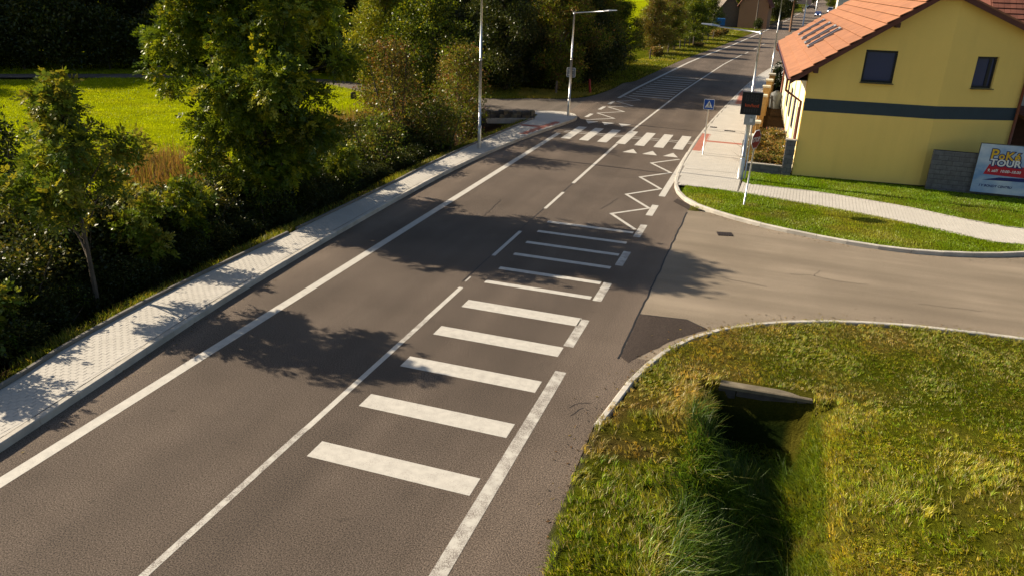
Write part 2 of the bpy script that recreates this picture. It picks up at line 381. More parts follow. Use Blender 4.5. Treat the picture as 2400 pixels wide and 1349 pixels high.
# ---------------------------------------------------------------- ground
GREEN, DRY, STRAW, EARTH, MEADOW = (np.array(c) for c in ((.20, .24, .014), (.40, .31, .06), (.55, .43, .18), (.10, .06, .032), (.31, .36, .004)))
def grass_color(x, y):
    """plan colour of the turf"""
    n = vnoise(x, y, .55, 4)[:, None]; m = vnoise(x, y, 1.7, 5)[:, None]; d = vnoise(x, y, .28, 6)[:, None]
    c = GREEN * (1 - m) + GREEN * 1.35 * m
    dry = np.clip((n * .6 + m * .4 - .45) * 3, 0, 1) * .75
    ks = np.clip(1 - dist_line(x, y, KS) / 3.2, 0, 1)[:, None] * ((y > 12) & (y < 24))[:, None]
    dry = np.clip(dry + ks * .45 * (m + .35), 0, 1)
    c = c * (1 - dry) + DRY * dry
    e = np.clip((d + m * .5 - .98) * 4, 0, 1) * .6
    c = c * (1 - e) + (EARTH * 1.6 + DRY * .3) * e
    far = ((x > 1.6) & (y < 15.5))[:, None]; c = np.where(far, c * .7 + .3 * np.array((.42, .42, .03)) + np.array((.06, .06, .004)), c)
    mead = (x < -19.5)[:, None]; c = np.where(mead, MEADOW * (.85 + .4 * m) + np.clip(n - .6, 0, 1) * np.array((.12, .05, .01)), c)
    return c
gx = np.unique(np.concatenate([np.linspace(-900, -80, 12), np.arange(-80, -24, 1.6), np.arange(-24, 13, .2), np.arange(13, 40, 1.5), np.linspace(40, 900, 12)]))
gy = np.unique(np.concatenate([np.linspace(-200, 0, 6), np.arange(0, 4, .5), np.arange(4, 50, .2), np.arange(50, 80, .8), np.arange(80, 240, 4.0), np.linspace(240, 1500, 14)]))
X, Y = np.meshgrid(gx, gy); fx, fy = X.ravel(), Y.ravel(); gz = ground_z(fx, fy)
hd = is_hard(fx, fy) | (dist_line(fx, fy, KR) < .23) | (dist_line(fx, fy, KS) < .16); gz = np.where(hd, np.where((fx > -3.2) & (fy < 12.8), -.03, -.12), gz)
foot = inpoly(fx, fy, [(1.3, 36.6), (6.6, 37.1), (9.8, 38.2), (9.8, 60), (.6, 60)]); gz = np.where(foot, -.1, gz)
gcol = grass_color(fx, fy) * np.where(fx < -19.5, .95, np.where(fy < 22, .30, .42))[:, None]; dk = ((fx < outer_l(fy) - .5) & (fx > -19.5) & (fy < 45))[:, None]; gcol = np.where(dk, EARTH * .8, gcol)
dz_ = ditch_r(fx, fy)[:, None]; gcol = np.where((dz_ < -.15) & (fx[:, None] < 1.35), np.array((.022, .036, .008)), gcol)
yd = ((fx > -.9) & (fx < 1.5) & (fy > 36.6) & (fy < 75))[:, None]; gcol = np.where(yd, EARTH * .45, gcol)  # bare brown soil, with the yard's shade put into its dark tone
gcol = np.where((is_hard(fx, fy))[:, None], np.array((.10, .085, .07)), gcol)
nx, ny = len(gx), len(gy); I = np.arange(nx * ny).reshape(ny, nx)
F = np.stack([I[:-1, :-1], I[:-1, 1:], I[1:, 1:], I[1:, :-1]], -1).reshape(-1, 4)
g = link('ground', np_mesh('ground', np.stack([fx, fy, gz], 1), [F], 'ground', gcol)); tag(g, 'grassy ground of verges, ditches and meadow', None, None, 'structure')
g.data.polygons.foreach_set('use_smooth', [True] * len(g.data.polygons))

# ---------------------------------------------------------------- carriageways
def sheet(name, poly, z, mat, label):
    m = MB(); m.poly([(p[0], p[1], z) for p in poly]); o = m.build(name, mat)
    import bmesh
    b = bmesh.new(); b.from_mesh(o.data); bmesh.ops.triangulate(b, faces=b.faces); bmesh.ops.recalc_face_normals(b, faces=b.faces)
    for f in b.faces:
        if f.normal.z < 0: f.normal_flip()
    b.to_mesh(o.data); b.free()
    return tag(o, label, None, None, 'structure')
road = sheet('road', road_poly, 0.0, 'asphalt', 'brown grey asphalt main road with white markings')
side = sheet('side_road', side_poly, 0.0, 'asphalt_pale', 'pale asphalt side road joining between two kerbs')
lane = sheet('lane', lane_poly, -.004, 'asphalt_lane', 'narrow asphalt lane leaving towards the meadow')
def mark(name, pts, mat='paint_fresh', z=.004, parent=road):
    a = sum(pts[i][0] * pts[(i + 1) % len(pts)][1] - pts[(i + 1) % len(pts)][0] * pts[i][1] for i in range(len(pts)))
    if a < 0: pts = pts[::-1]
    return MB().poly([(p[0], p[1], z) for p in pts]).build(name, mat, parent)
def ragged(pts, step=.12, amp=.02):
    o = []
    for a, b in zip(pts, pts[1:] + pts[:1]):
        n = max(1, int(math.hypot(b[0] - a[0], b[1] - a[1]) / step))
        for k in range(n): t = k / n; o.append((a[0] + (b[0] - a[0]) * t + random.uniform(-amp, amp) * (k > 0), a[1] + (b[1] - a[1]) * t + random.uniform(-amp, amp) * (k > 0)))
    return o
def bar(name, x0, x1, y0, y1, mat='paint_fresh', z=.004): return mark(name, [(x0, y0), (x1, y0), (x1, y1), (x0, y1)], mat, z)
def ribbon(name, pts, wd, mat='paint_fresh', z=.004): return strip(pts, -wd / 2, wd / 2, z).build(name, mat, road)
# patches and joints
mark('asphalt_patch', ragged([(JX + .01, 15.85), (-2.25, 15.6), (-1.95, 16.25), (-1.4, 17.3), (-.72, 18.15), (-1.29, 18.55), (JX + .01, 18.4)]), 'asphalt_patch', .005)
mark('asphalt_patch', [(-3.1, 30.45), (-2.35, 29.45), (-1.9, 29.15), (-2.5, 29.0), (-3.2, 29.9)], 'asphalt_patch', .009)
strip([(JX + random.uniform(-.02, .02), y) for y in np.arange(15.7, 28.9, .3)], -.022, .022, .006).build('sealed_joint', 'sealed_joint', road)
strip([(JX, 18.42), (-1.3, 18.56), (-.8, 18.2)], -.015, .015, .0075).build('sealed_joint', 'sealed_joint', road)
strip(resample([(-7.58, 18.7), (-7.6, 24), (-7.56, 31)], .7), -.016, .016, .0035).build('sealed_joint', 'sealed_joint', road)
def crack(pts, wd=.012):
    q = resample(pts, .15); q = [(x + random.gauss(0, .018), y + random.gauss(0, .018)) for x, y in q]; strip(q, -wd, wd, .0055).build('crack', 'sealed_joint', road)
for pts in ([(-3.0, 13.2), (-2.85, 13.5), (-2.62, 13.55)], [(-2.9, 12.9), (-2.75, 13.3)], [(-9.6, 22.5), (-9.3, 25.1), (-9.45, 27.3)], [(-10.4, 31.0), (-9.0, 31.15), (-7.8, 31.0)], [(-5.6, 27.6), (-5.3, 29.4)], [(-6.4, 33.0), (-5.0, 33.2), (-4.1, 33.1)]): crack(pts, random.uniform(.004, .008))
for x, y in ((-11.7, 11.3),):
    for a in (.5, 2.0): mark('survey_mark', [(x + math.cos(a) * .16 - math.sin(a) * .008, y + math.sin(a) * .16 + math.cos(a) * .008), (x - math.cos(a) * .16 - math.sin(a) * .008, y - math.sin(a) * .16 + math.cos(a) * .008), (x - math.cos(a) * .16 + math.sin(a) * .008, y - math.sin(a) * .16 - math.cos(a) * .008), (x + math.cos(a) * .16 + math.sin(a) * .008, y + math.sin(a) * .16 - math.cos(a) * .008)], 'asphalt_pale', .006 + .0005 * (a > 1))
for pts in ([(1.2, 23.2), (1.8, 23.35), (2.5, 23.1), (3.4, 23.2)], [(1.9, 23.3), (2.1, 23.9)], [(4.6, 22.2), (6.2, 22.3)], [(-.6, 22.0), (.6, 21.8)]): crack(pts, random.uniform(.004, .007))
# edge and centre lines
ribbon('edge_line', road_line(-11.16, -4, 41.7), .26)
ribbon('edge_line', road_line(-11.2, 57.2, 600), .24)
for y in (47.7, 51.1, 53.8): ribbon('edge_dash', road_line(-11.12, y, y + 1.45), .24)
ribbon('centre_line', road_line(-7.44, -4, 10.6), .13, 'paint_worn'); ribbon('centre_line', road_line(-7.43, 10.6, 14.5), .13); ribbon('centre_line', road_line(-7.43, 14.5, 16), .13, 'paint_worn')
ribbon('centre_line', road_line(-7.44, 16, 18.3), .13); ribbon('centre_dash', road_line(-7.5, 18.75, 19.15), .05, 'paint_worn')
ribbon('centre_dash', road_line(-7.52, 21.1, 23.8), .12); ribbon('centre_dash', road_line(-7.54, 26.8, 29.4), .12)
ribbon('centre_line', road_line(-7.55, 31, 40.2), .14); ribbon('centre_line', road_line(-7.55, 44.2, 103), .14)
for y in (105, 113, 118, 123): ribbon('centre_dash', road_line(-7.5, y, y + 2.8), .14)
ribbon('edge_line', road_line(-3.56, -4, 14.6), .25, 'paint_worn')
for y0, y1 in ((15.87, 17.52), (18.84, 20.27), (21.8, 23.2), (24.8, 26.32)): ribbon('edge_dash', road_line(-3.73, y0, y1), .24, 'paint_worn')
ribbon('edge_dash', road_line(-3.76, 27.55, 29.09), .25)
ribbon('edge_line', road_line(-3.73, 30.5, 39.85), .26)
strip(smooth_line([(-3.55, 44.9), (-3.5, 48), (-3.25, 55), (-2.45, 70), (-1.3, 83), (.1, 97), (1.9, 118), (5.0, 160), (10.9, 260)], 2), -.14, .14, .004).build('edge_line', 'paint_fresh', road)
# transverse speed bars
for y in (9.83, 11.69, 13.51, 15.27, 17.06): bar('transverse_bar', -6.93, -3.82, y, y + .51)
for y in (18.88, 20.06, 21.42, 22.67, 23.94, 25.14): bar('transverse_bar', -6.99, -3.92, y, y + .22)
yy = [58.75, 60.0, 61.3, 62.5, 63.75, 65.2, 66.6, 68.1, 69.6, 71.4, 73.2]
for y in yy: bx = float(bend(y)); bar('transverse_bar', -10.78 + bx, -7.75 + bx, y, y + .24)
# zebra crossing with its guide lines
for i in range(7):
    x = -10.66 + i * 1.005; bar('zebra_stripe', x, x + .51, 40.3, 44.25, z=.008)
for y in (42.15, 42.6): bar('guide_line', -11.0, -3.75, y, y + .09)
# give-way triangles
for x in (-6.88, -5.88, -4.84): mark('warning_triangle', [(x, 38.3), (x + .74, 38.3), (x + .37, 39.3)])
for x in (-10.75, -9.75, -8.72): mark('warning_triangle', [(x, 46.45), (x + .78, 46.45), (x + .38, 45.45)])
# zigzags
def zig(pts):
    m = MB(); h = .065
    for k, (a, b) in enumerate(zip(pts[:-1], pts[1:])):
        a, b = np.array(a), np.array(b); d = (b - a) / np.linalg.norm(b - a); n = np.array([-d[1], d[0]]) * h; z = .004 + .0007 * (k % 2)
        m.poly([(*(a - n - d * .04), z), (*(b - n + d * .04), z), (*(b + n + d * .04), z), (*(a + n - d * .04), z)])
    return m.build('zigzag_line', 'paint_fresh', road)
zig([(-3.95, 25.67), (-5.1, 27.2), (-3.92, 28.55), (-5.12, 30.2), (-3.95, 31.7), (-5.12, 33.4), (-3.97, 34.85), (-5.12, 36.45), (-4.0, 37.9)])
zig([(-10.9, 58.4), (-9.25, 57.0), (-10.66, 55.4), (-9.22, 53.9), (-10.66, 52.5), (-9.3, 51.1), (-10.75, 49.6), (-9.33, 48.1), (-10.8, 46.75)])

# ---------------------------------------------------------------- footways of pavers, kerbs
def paving(name, poly, z, label, ax, jl, jw, near, pl=.2, pw=.1, red=None, org=(0, 0)):
    """bedding sheet, chamfered pavers (the nearest 300 as parts, the rest as one part)"""
    base = sheet(name, poly, z - .012, 'joint_sand', label)
    ca, sa = math.cos(ax), math.sin(ax); P = np.array(poly); lx = (P[:, 0] - org[0]) * ca + (P[:, 1] - org[1]) * sa; ly = -(P[:, 0] - org[0]) * sa + (P[:, 1] - org[1]) * ca
    iu = np.arange(math.floor(lx.min() / pl), math.ceil(lx.max() / pl) + 1); iv = np.arange(math.floor(ly.min() / pw), math.ceil(ly.max() / pw) + 1)
    U, V = np.meshgrid(iu, iv); u = ((U + .5 * (V % 2)) * pl).ravel(); v = (V * pw).ravel()
    x = org[0] + u * ca - v * sa; y = org[1] + u * sa + v * ca; ok = np.ones(len(x), bool)
    for du in (-.46, .46):
        for dv in (-.4, .4): ok &= inpoly(x + du * pl * ca - dv * pw * sa, y + du * pl * sa + dv * pw * ca, poly)
    # cut pieces along the edges: half pavers
    hu = []
    for s in (-1, 1):
        xx, yy2 = x + s * .25 * pl * ca, y + s * .25 * pl * sa; o2 = ~ok
        for du in (-.22, .22):
            for dv in (-.4, .4): o2 &= inpoly(xx + du * pl * ca - dv * pw * sa, yy2 + du * pl * sa + dv * pw * ca, poly)
        hu.append(np.stack([xx[o2], yy2[o2]], 1))
    cen = np.concatenate([np.stack([x[ok], y[ok]], 1)] + hu); ln = np.concatenate([np.full(ok.sum(), pl)] + [np.full(len(h), pl / 2) for h in hu])
    order = np.argsort(np.hypot(cen[:, 0] - near[0], cen[:, 1] - near[1]))
    cen, ln = cen[order], ln[order]; isr = red(cen[:, 0], cen[:, 1]) if red is not None else np.zeros(len(cen), bool)
    full = MB().cbox((0, 0, -.01), (pl - jl, pw - jw, .02), .002, ax); half = MB().cbox((0, 0, -.01), (pl / 2 - jl, pw - jw, .02), .002, ax)
    me = {(False, False): full.mesh('paver', 'paver_grey'), (True, False): half.mesh('paver', 'paver_grey'), (False, True): full.mesh('paver', 'paver_red'), (True, True): half.mesh('paver', 'paver_red')}
    for k in range(min(300, len(cen))):
        o = link('paver', me[(bool(ln[k] < pl * .9), bool(isr[k]))], base); o.location = (cen[k, 0], cen[k, 1], z + random.uniform(-.0015, .0015))
    for rd in (False, True):
        VV, FF, T = [], [], []; n = 0
        for hf, mb in ((False, full), (True, half)):
            sel = np.arange(300, len(cen)); sel = sel[(isr[300:] == rd) & ((ln[300:] < pl * .9) == hf)]
            if not len(sel): continue
            bv = np.array(mb.v); bf = np.array([f for f in mb.f]); q = np.zeros((len(sel), 1, 3)); q[:, 0, :2] = cen[sel]; q[:, 0, 2] = z + rng.uniform(-.0015, .0015, len(sel))
            VV.append((bv[None] + q).reshape(-1, 3)); FF.append((bf[None] + (np.arange(len(sel)) * len(bv))[:, None, None]).reshape(-1, 4) + n); n += len(sel) * len(bv); T.append(np.repeat(rng.random(len(sel)), len(bv)))
        if VV:
            m = np_mesh('pavers', np.concatenate(VV), FF, 'paver_red' if rd else 'paver_grey'); m.polygons.foreach_set('use_smooth', np.zeros(len(m.polygons), bool)); a = m.attributes.new('Tint', 'FLOAT', 'POINT'); a.data.foreach_set('value', np.concatenate(T).astype(np.float32))
            tag(link('tactile_pavers' if rd else 'pavers', m, base), kind='stuff')
    return base
def kerb(line, d0, d1, z0, z1, parent, name='kerb_stone', mat='concrete_kerb', step=1.0, ch=.02):
    """kerb stones one by one along a line, between two offsets"""
    P = resample(line, step); A, B = offset_line(P, d0), offset_line(P, d1)
    for i in range(len(P) - 1):
        a0, a1, b0, b1 = (np.array(q) for q in (A[i], A[i + 1], B[i], B[i + 1])); g_ = .004
        ta, tb = (a1 - a0) / max(1e-6, np.linalg.norm(a1 - a0)), (b1 - b0) / max(1e-6, np.linalg.norm(b1 - b0)); a0 = a0 + ta * g_; a1 = a1 - ta * g_; b0 = b0 + tb * g_; b1 = b1 - tb * g_
        o = (a0 + a1 + b0 + b1) / 4; dz = random.uniform(-.004, .004); sh = lambda p, q: p + (q - p) / np.linalg.norm(q - p) * ch
        lo = [a0, a1, b1, b0]; up = [sh(a0, b0), sh(a1, b1), sh(b1, a1), sh(b0, a0)]
        v = [(*(p - o), z0) for p in lo] + [(*(p - o), z1 - ch + dz) for p in lo] + [(*(p - o), z1 + dz) for p in up]
        f = [(8, 9, 10, 11)] + [(k + j, k + (j + 1) % 4, k + 4 + (j + 1) % 4, k + 4 + j) for k in (0, 4) for j in range(4)]
        x1 = Vector(v[9]) - Vector(v[8]); y1 = Vector(v[11]) - Vector(v[8])
        if x1.cross(y1).z < 0: f = [q[::-1] for q in f]
        s_ = MB().raw(v, f).build(name, mat, parent); s_.location = (o[0], o[1], 0)
red_l = lambda x, y: ((y > 39.6) & (y < 44.4) & (x > np.interp(y, [37.6, 44.6], [-12.5, -11.5]) + -.62)) | ((np.abs(y - 42.3) < .22))
kl_in = offset_line(KL, .16)
wl_in = kl_in[:-1] + [(-16.3, 44.9), (-14.9, 46.0), (-13.85, 46.4)] + offset_line(KLo, 0)[::-1]
walk_l = paving('footway_left', wl_in, .15, 'pale block paved footway beside the thicket with raised kerb', 0, .010, .002, (-12.3, 7.5), red=red_l)
strip([p for p in KL if p[1] < 47], .16, .42, .1465).build('border_course', 'paver_grey', walk_l); strip(KLo, -.25, -.002, .1455).build('border_course', 'paver_grey', walk_l)
kerb(KL, 0, .15, -.12, .155, walk_l, step=1.0)
kerb([p for p in KLo if p[1] < 20.05], 0, .09, -.15, .225, walk_l, 'edging_stone', 'concrete_edging', step=1.0, ch=.01)
kerb([p for p in KLo if p[1] > 20.0], 0, .09, -.15, .215, walk_l, 'edging_stone', 'concrete_edging', step=1.0, ch=.01)
kr_out = offset_line(KR, .14)
i1 = min(range(len(KR)), key=lambda i: math.hypot(KR[i][0] + 3.46, KR[i][1] - 32.3))
wr = [p for i, p in enumerate(kr_out) if i <= i1 and p[1] < 92] + [(-2.9, 32.32), (-.86, 32.16), (-.86, 34.2), (-.95, 36.6), (-.95, 48), (-.78, 58), (-.3, 66), (.6, 78), (1.7, 90)]
red_r = lambda x, y: ((y > 39.9) & (y < 45) & (x < -3.1)) | (np.abs(y - 42.75) < .2) | ((y > 58) & (y < 66) & (x < -1.9 + (y - 58) * .06) & (x > -2.7))
walk_r = paving('footway_right', wr, .125, 'pale block paved footway beside the yellow house', 0, .007, .004, (-2, 32), red=red_r)
path = paving('path', [(-.855, 32.16)] + [p for p in PATH_S if p[0] > -.8] + [p for p in PATH_N[::-1] if p[0] > -.85], .125, 'pale paved path crossing the lawn in front of the house', math.pi / 2 - .03, .003, .010, (0, 32), .2, .125)
kerb(KR[:i1 + 1], -0.0, .14, -.12, .10, walk_r)
kerb(KR[i1:], 0, .15, -.12, .135, side)
kerb(KS, -.14, 0, -.12, .06, side)
kerb(PATH_S[4:], -.05, 0, -.1, .13, path, 'edging_stone', ch=.006); kerb(PATH_N[2:], 0, .05, -.1, .13, path, 'edging_stone', ch=.006)
for y in (35.5, 39.4, 46.6): strip([(-3.4, y), (-2, y + .05), (-.98, y + .1)], -.012, .012, .1285).build('expansion_joint', 'sealed_joint', walk_r)
# iron covers
def grate(loc, sx, sy, parent, rz=0, bars=6):
    m = MB().box((0, 0, -.02), (sx, sy, .03), 0); o = m.build('drain_frame', 'iron', parent); o.location = loc; o.rotation_euler.z = rz
    for i in range(bars): b = MB().box((-sx / 2 + sx * (i + .5) / bars, 0, .004), (sx / bars * .55, sy * .86, .02)).build('drain_bar', 'iron', o)
    return o
grate((-.94, 26.42, .012), .52, .42, side, .25); grate((-3.2, 47.3, .135), .4, .3, walk_r, 0, 4); grate((-2.2, 46.5, .135), .62, .3, walk_r, 0, 6)

# ---------------------------------------------------------------- yellow house
hs = empty('yellow_house', HOUSE, HR, 'yellow rendered house with dark band and orange tiled roof', 'house')
K = np.array((5.29, .35)); R2 = np.array((8.63, 1.69)); AP = 4.75; EA = -.78; ZE = 4.36; SL = .69; SR = .40
ZA = ZE + SL * (AP - EA)
def roof_z(x): return ZE + SL * (x - EA) if x <= AP else ZA - SR * (x - AP)
def wall_seg(p, q, wins, mat, depth=.16):
    """vertical wall between plan points with window openings (s0,s1,z0,z1), top follows the roof"""
    p, q = np.array(p), np.array(q); L = np.linalg.norm(q - p); d = (q - p) / L; n = np.array([-d[1], d[0]])
    P = lambda s, z, dep=0: (*(p + d * s + n * dep), z); m = MB(); cuts = sorted({0, L, *[w_[0] for w_ in wins], *[w_[1] for w_ in wins]})
    if p[0] < AP < q[0]: cuts = sorted(cuts + [(AP - p[0]) / d[0]])
    top = lambda s: roof_z(p[0] + d[0] * s) - .12
    for a, b in zip(cuts[:-1], cuts[1:]):
        ww = [w_ for w_ in wins if w_[0] <= a + 1e-6 and w_[1] >= b - 1e-6]
        if ww: w_ = ww[0]; m.poly([P(a, 0), P(b, 0), P(b, w_[2]), P(a, w_[2])]); m.poly([P(a, w_[3]), P(b, w_[3]), P(b, top(b)), P(a, top(a))])
        else: m.poly([P(a, 0), P(b, 0), P(b, top(b)), P(a, top(a))])
    for s0, s1, z0, z1 in wins:
        for e in (((s0, z0), (s1, z0)), ((s1, z0), (s1, z1)), ((s1, z1), (s0, z1)), ((s0, z1), (s0, z0))):
            m.poly([P(*e[0]), P(*e[0], depth), P(*e[1], depth), P(*e[1])])
    return m.build('gable_wall', mat, hs)
def window(p, q, s0, s1, z0, z1, dep, split=0):
    p, q = np.array(p), np.array(q); d = (q - p) / np.linalg.norm(q - p); n = np.array([-d[1], d[0]]); rz = math.atan2(d[1], d[0])
    c = p + d * (s0 + s1) / 2 + n * dep; w_, h_ = s1 - s0, z1 - z0; fr = .085
    o = MB(); [o.box((x, 0, z), (a, .07, b)) for x, z, a, b in ((0, fr / 2, w_, fr * 1.3), (0, h_ - fr / 2, w_, fr), (-w_ / 2 + fr / 2, h_ / 2, fr, h_ - 2.4 * fr), (w_ / 2 - fr / 2, h_ / 2, fr, h_ - 2.4 * fr))]
    if split: o.box((w_ / 2 - split, 0, h_ / 2), (.12, .06, h_ - 2.4 * fr))
    wo = o.build('window', 'frame_dark', hs); wo.location = (*c, z0); wo.rotation_euler.z = rz
    MB().box((0, .01, h_ / 2), (w_ - fr * 1.2, .012, h_ - fr * 1.4)).build('pane', 'glass_dark', wo)
    MB().box((0, -.13, -.015), (w_ + .06, .26, .025)).build('sill', 'frame_dark', wo)
    return wo
W1 = (2.1, 3.36, 4.34, 5.66); W2 = (1.28, 2.22, 4.3, 5.58)
wall_seg((0, 0), K, [W1], 'stucco_yellow'); wall_seg(K, R2, [W2], 'stucco_yellow')
window((0, 0), K, *W1, .1); wo = window(K, R2, *W2, .14, .26)
d1 = K / np.linalg.norm(K); a1 = math.atan2(K[1], K[0]); a2 = math.atan2(R2[1] - K[1], R2[0] - K[0])
b = MB(); n1 = np.array([d1[1], -d1[0]]) * .006; d2 = (R2 - K) / np.linalg.norm(R2 - K); n2 = np.array([d2[1], -d2[0]]) * .006
for z0, z1, nm, mt in ((3.0, 3.53, 'band', 'slate_band'), (0, .13, 'plinth', 'mortar')):
    m = MB(); pts = [n1 * 1, K + n1 * .5 + n2 * .5, R2 + n2]
    for e, f_ in zip(pts[:-1], pts[1:]): m.poly([(*e, z0), (*f_, z0), (*f_, z1), (*e, z1)])
    m.build(nm, mt, hs)
LN = 23.2
m = MB(); m.poly([(0, LN, 0), (0, 0, 0), (0, 0, roof_z(0) - .12), (0, LN, roof_z(0) - .12)]); m.build('street_wall', 'stucco_cream', hs)
m = MB(); m.poly([(*R2, 0), (8.63, LN, 0), (8.63, LN, roof_z(8.63) - .12), (*R2, roof_z(8.63) - .12)]); m.poly([(8.63, LN, 0), (0, LN, 0), (0, LN, roof_z(0) - .12), (AP, LN, ZA - .12), (8.63, LN, roof_z(8.63) - .12)]); m.build('rear_wall', 'stucco_yellow', hs)
for y in (.22, 4.2, 8.2, 12.2, 16.2): MB().box((-.012, y, 2.35), (.02, .42, 4.7)).build('yellow_pilaster', 'stucco_yellow', hs)
for y in (2.4, 6.3, 10.3, 14.3):
    o = MB().box((-.02, 0, 0), (.05, 1.0, 1.5)).build('window', 'frame_dark', hs); o.location = (0, y, 2.0)
    MB().box((-.048, 0, 0), (.01, .8, 1.3)).build('pane', 'glass_dark', o)
# roof: courses of tiles, each a slab lapping over the one below
near_y = lambda x: -.52 + .066 * x if x < AP else -.52 + .066 * AP + .37 * (x - AP)
NCO = 13; ux = (AP - EA) / NCO
for i in range(NCO):
    x0, x1 = EA + i * ux - .02, EA + (i + 1) * ux; z0, z1 = ZE + SL * (x0 - EA), ZE + SL * (x1 - EA); lip = .085; t_ = .03
    y0a, y0b, y1 = near_y(x0), near_y(x1), LN + .45
    v = [(x0, y0a, z0 + lip - t_), (x1, y0b, z1 + .0 - t_ + .01), (x1, y1, z1 - t_ + .01), (x0, y1, z0 + lip - t_), (x0, y0a, z0 + lip), (x1, y0b, z1 + .015), (x1, y1, z1 + .015), (x0, y1, z0 + lip)]
    if i == 0: rf = MB().raw([(EA, near_y(EA), ZE - .05), (AP, near_y(AP), ZA - .05), (AP, LN + .4, ZA - .05), (EA, LN + .4, ZE - .05), (EA, near_y(EA), ZE - .02), (AP, near_y(AP), ZA - .02), (AP, LN + .4, ZA - .02), (EA, LN + .4, ZE - .02)], [(0, 3, 2, 1), (4, 5, 6, 7), (0, 1, 5, 4), (3, 0, 4, 7), (1, 2, 6, 5), (2, 3, 7, 6)]).build('roof', 'roof_brown', hs)
    MB().raw(v, [(0, 3, 2, 1), (4, 5, 6, 7), (0, 1, 5, 4), (1, 2, 6, 5), (2, 3, 7, 6), (3, 0, 4, 7)]).build('tile_course', 'roof_orange', rf)
XR = 11.5
MB().raw([(AP, near_y(AP), ZA - .04), (XR, near_y(XR), roof_z(XR) - .04), (XR, LN + .4, roof_z(XR) - .04), (AP, LN + .4, ZA - .04), (AP, near_y(AP), ZA + .03), (XR, near_y(XR), roof_z(XR) + .03), (XR, LN + .4, roof_z(XR) + .03), (AP, LN + .4, ZA + .03)], [(0, 3, 2, 1), (4, 5, 6, 7), (0, 1, 5, 4), (1, 2, 6, 5), (2, 3, 7, 6), (3, 0, 4, 7)]).build('roof_slope', 'roof_orange', hs)
def barge(xa, xb, dy):
    za, zb = roof_z(xa), roof_z(xb); ya, yb = near_y(xa) + dy, near_y(xb) + dy; m = MB()
    v = [(xa, ya, za - .24), (xb, yb, zb - .24), (xb, yb, zb - .015), (xa, ya, za - .015)]; v += [(p[0], p[1] + .05, p[2]) for p in v]
    m.raw(v, [(0, 1, 2, 3), (7, 6, 5, 4), (0, 4, 5, 1), (1, 5, 6, 2), (2, 6, 7, 3), (3, 7, 4, 0)]); m.build('barge_board', 'roof_brown', hs)
barge(EA + .02, AP, .012); barge(AP + .002, XR, .012)
MB().raw([(EA, near_y(EA) + .06, ZE - .09), (0, .0, ZE - .09 + SL * .0), (0, LN, ZE - .09), (EA, LN, ZE - .09)], [(0, 3, 2, 1)]).build('soffit', 'cap_cream', hs)
for s in (.22, 3.05):
    M_ = MB().box((s, near_y(s) + .28, roof_z(s) - .31), (.18, .5, .2)); M_.build('purlin', 'timber_brown', hs)
g_ = MB(); n = 8; ring = [(EA - .07 + .075 * math.cos(math.pi + math.pi * k / n), ZE - .02 + .075 * math.sin(math.pi + math.pi * k / n)) for k in range(n + 1)]
v = [(x, y, z) for y in (near_y(EA) + .02, LN + .4) for x, z in ring]; g_.raw(v, [(k, k + 1, n + 2 + k, n + 1 + k) for k in range(n)] + [tuple(range(n + 1))]); g_.build('gutter', 'gutter_brown', hs)
MB().tube([(EA - .07, .0, ZE - .06), (EA - .07, .0, ZE - .55), (-.14, .12, ZE - 1.0), (-.14, .12, .1)], .055, 10).build('downpipe', 'gutter_brown', hs, True)
MB().tube([(EA - .07, LN - .6, ZE - .06), (EA - .07, LN - .6, ZE - .45), (-.12, LN - .6, ZE - .9), (-.12, LN - .6, .1)], .055, 10).build('downpipe', 'gutter_brown', hs, True)
dp = R2 + n2 / .006 * .1
MB().tube([(*dp, roof_z(8.63) - .2), (*dp, .1)], .06, 10).build('downpipe', 'gutter_brown', hs, True)
nr = Vector((-SL, 0, 1)).normalized(); tr_ = Vector((1, 0, SL)).normalized(); Mr = Matrix((tr_, (0, 1, 0), nr)).transposed()
for y in (7.7, 10.4, 14.2, 18.6):
    o = empty('tmp', (0, 0, 0)); bpy.data.objects.remove(o); cx = .95
    fr = MB()
    for off, dim in ((Vector((0, -.42, 0)), (1.75, .1, .16)), (Vector((0, .42, 0)), (1.75, .1, .16)), (Vector((-.83, 0, 0)), (.1, .74, .16)), (Vector((.83, 0, 0)), (.1, .74, .16))):
        c_ = Mr @ off; fr.box((cx - EA * 0 + c_.x, y + c_.y, roof_z(cx) + .07 + c_.z), dim, 0, Mr)
    sk = fr.build('skylight', 'sign_back', hs); MB().box((cx, y, roof_z(cx) + .09), (1.55, .72, .03), 0, Mr).build('pane', 'glass_dark', sk)
# low carport wing in the shade of the house
cp = empty('carport', Vector((10.4, 40.0, 0)), HR, 'dark timber carport in the shade right of the yellow house', 'carport')
MB().box((3, 2.6, 1.5), (6, .15, 3.0)).build('back_wall', 'timber_brown', cp); MB().box((3, 1.0, 3.05), (6.2, 4.0, .12)).build('roof', 'roof_brown', cp)
for x in (.4, 5.6): MB().box((x, -.7, 1.49), (.14, .14, 2.98)).build('post', 'timber_brown', cp)

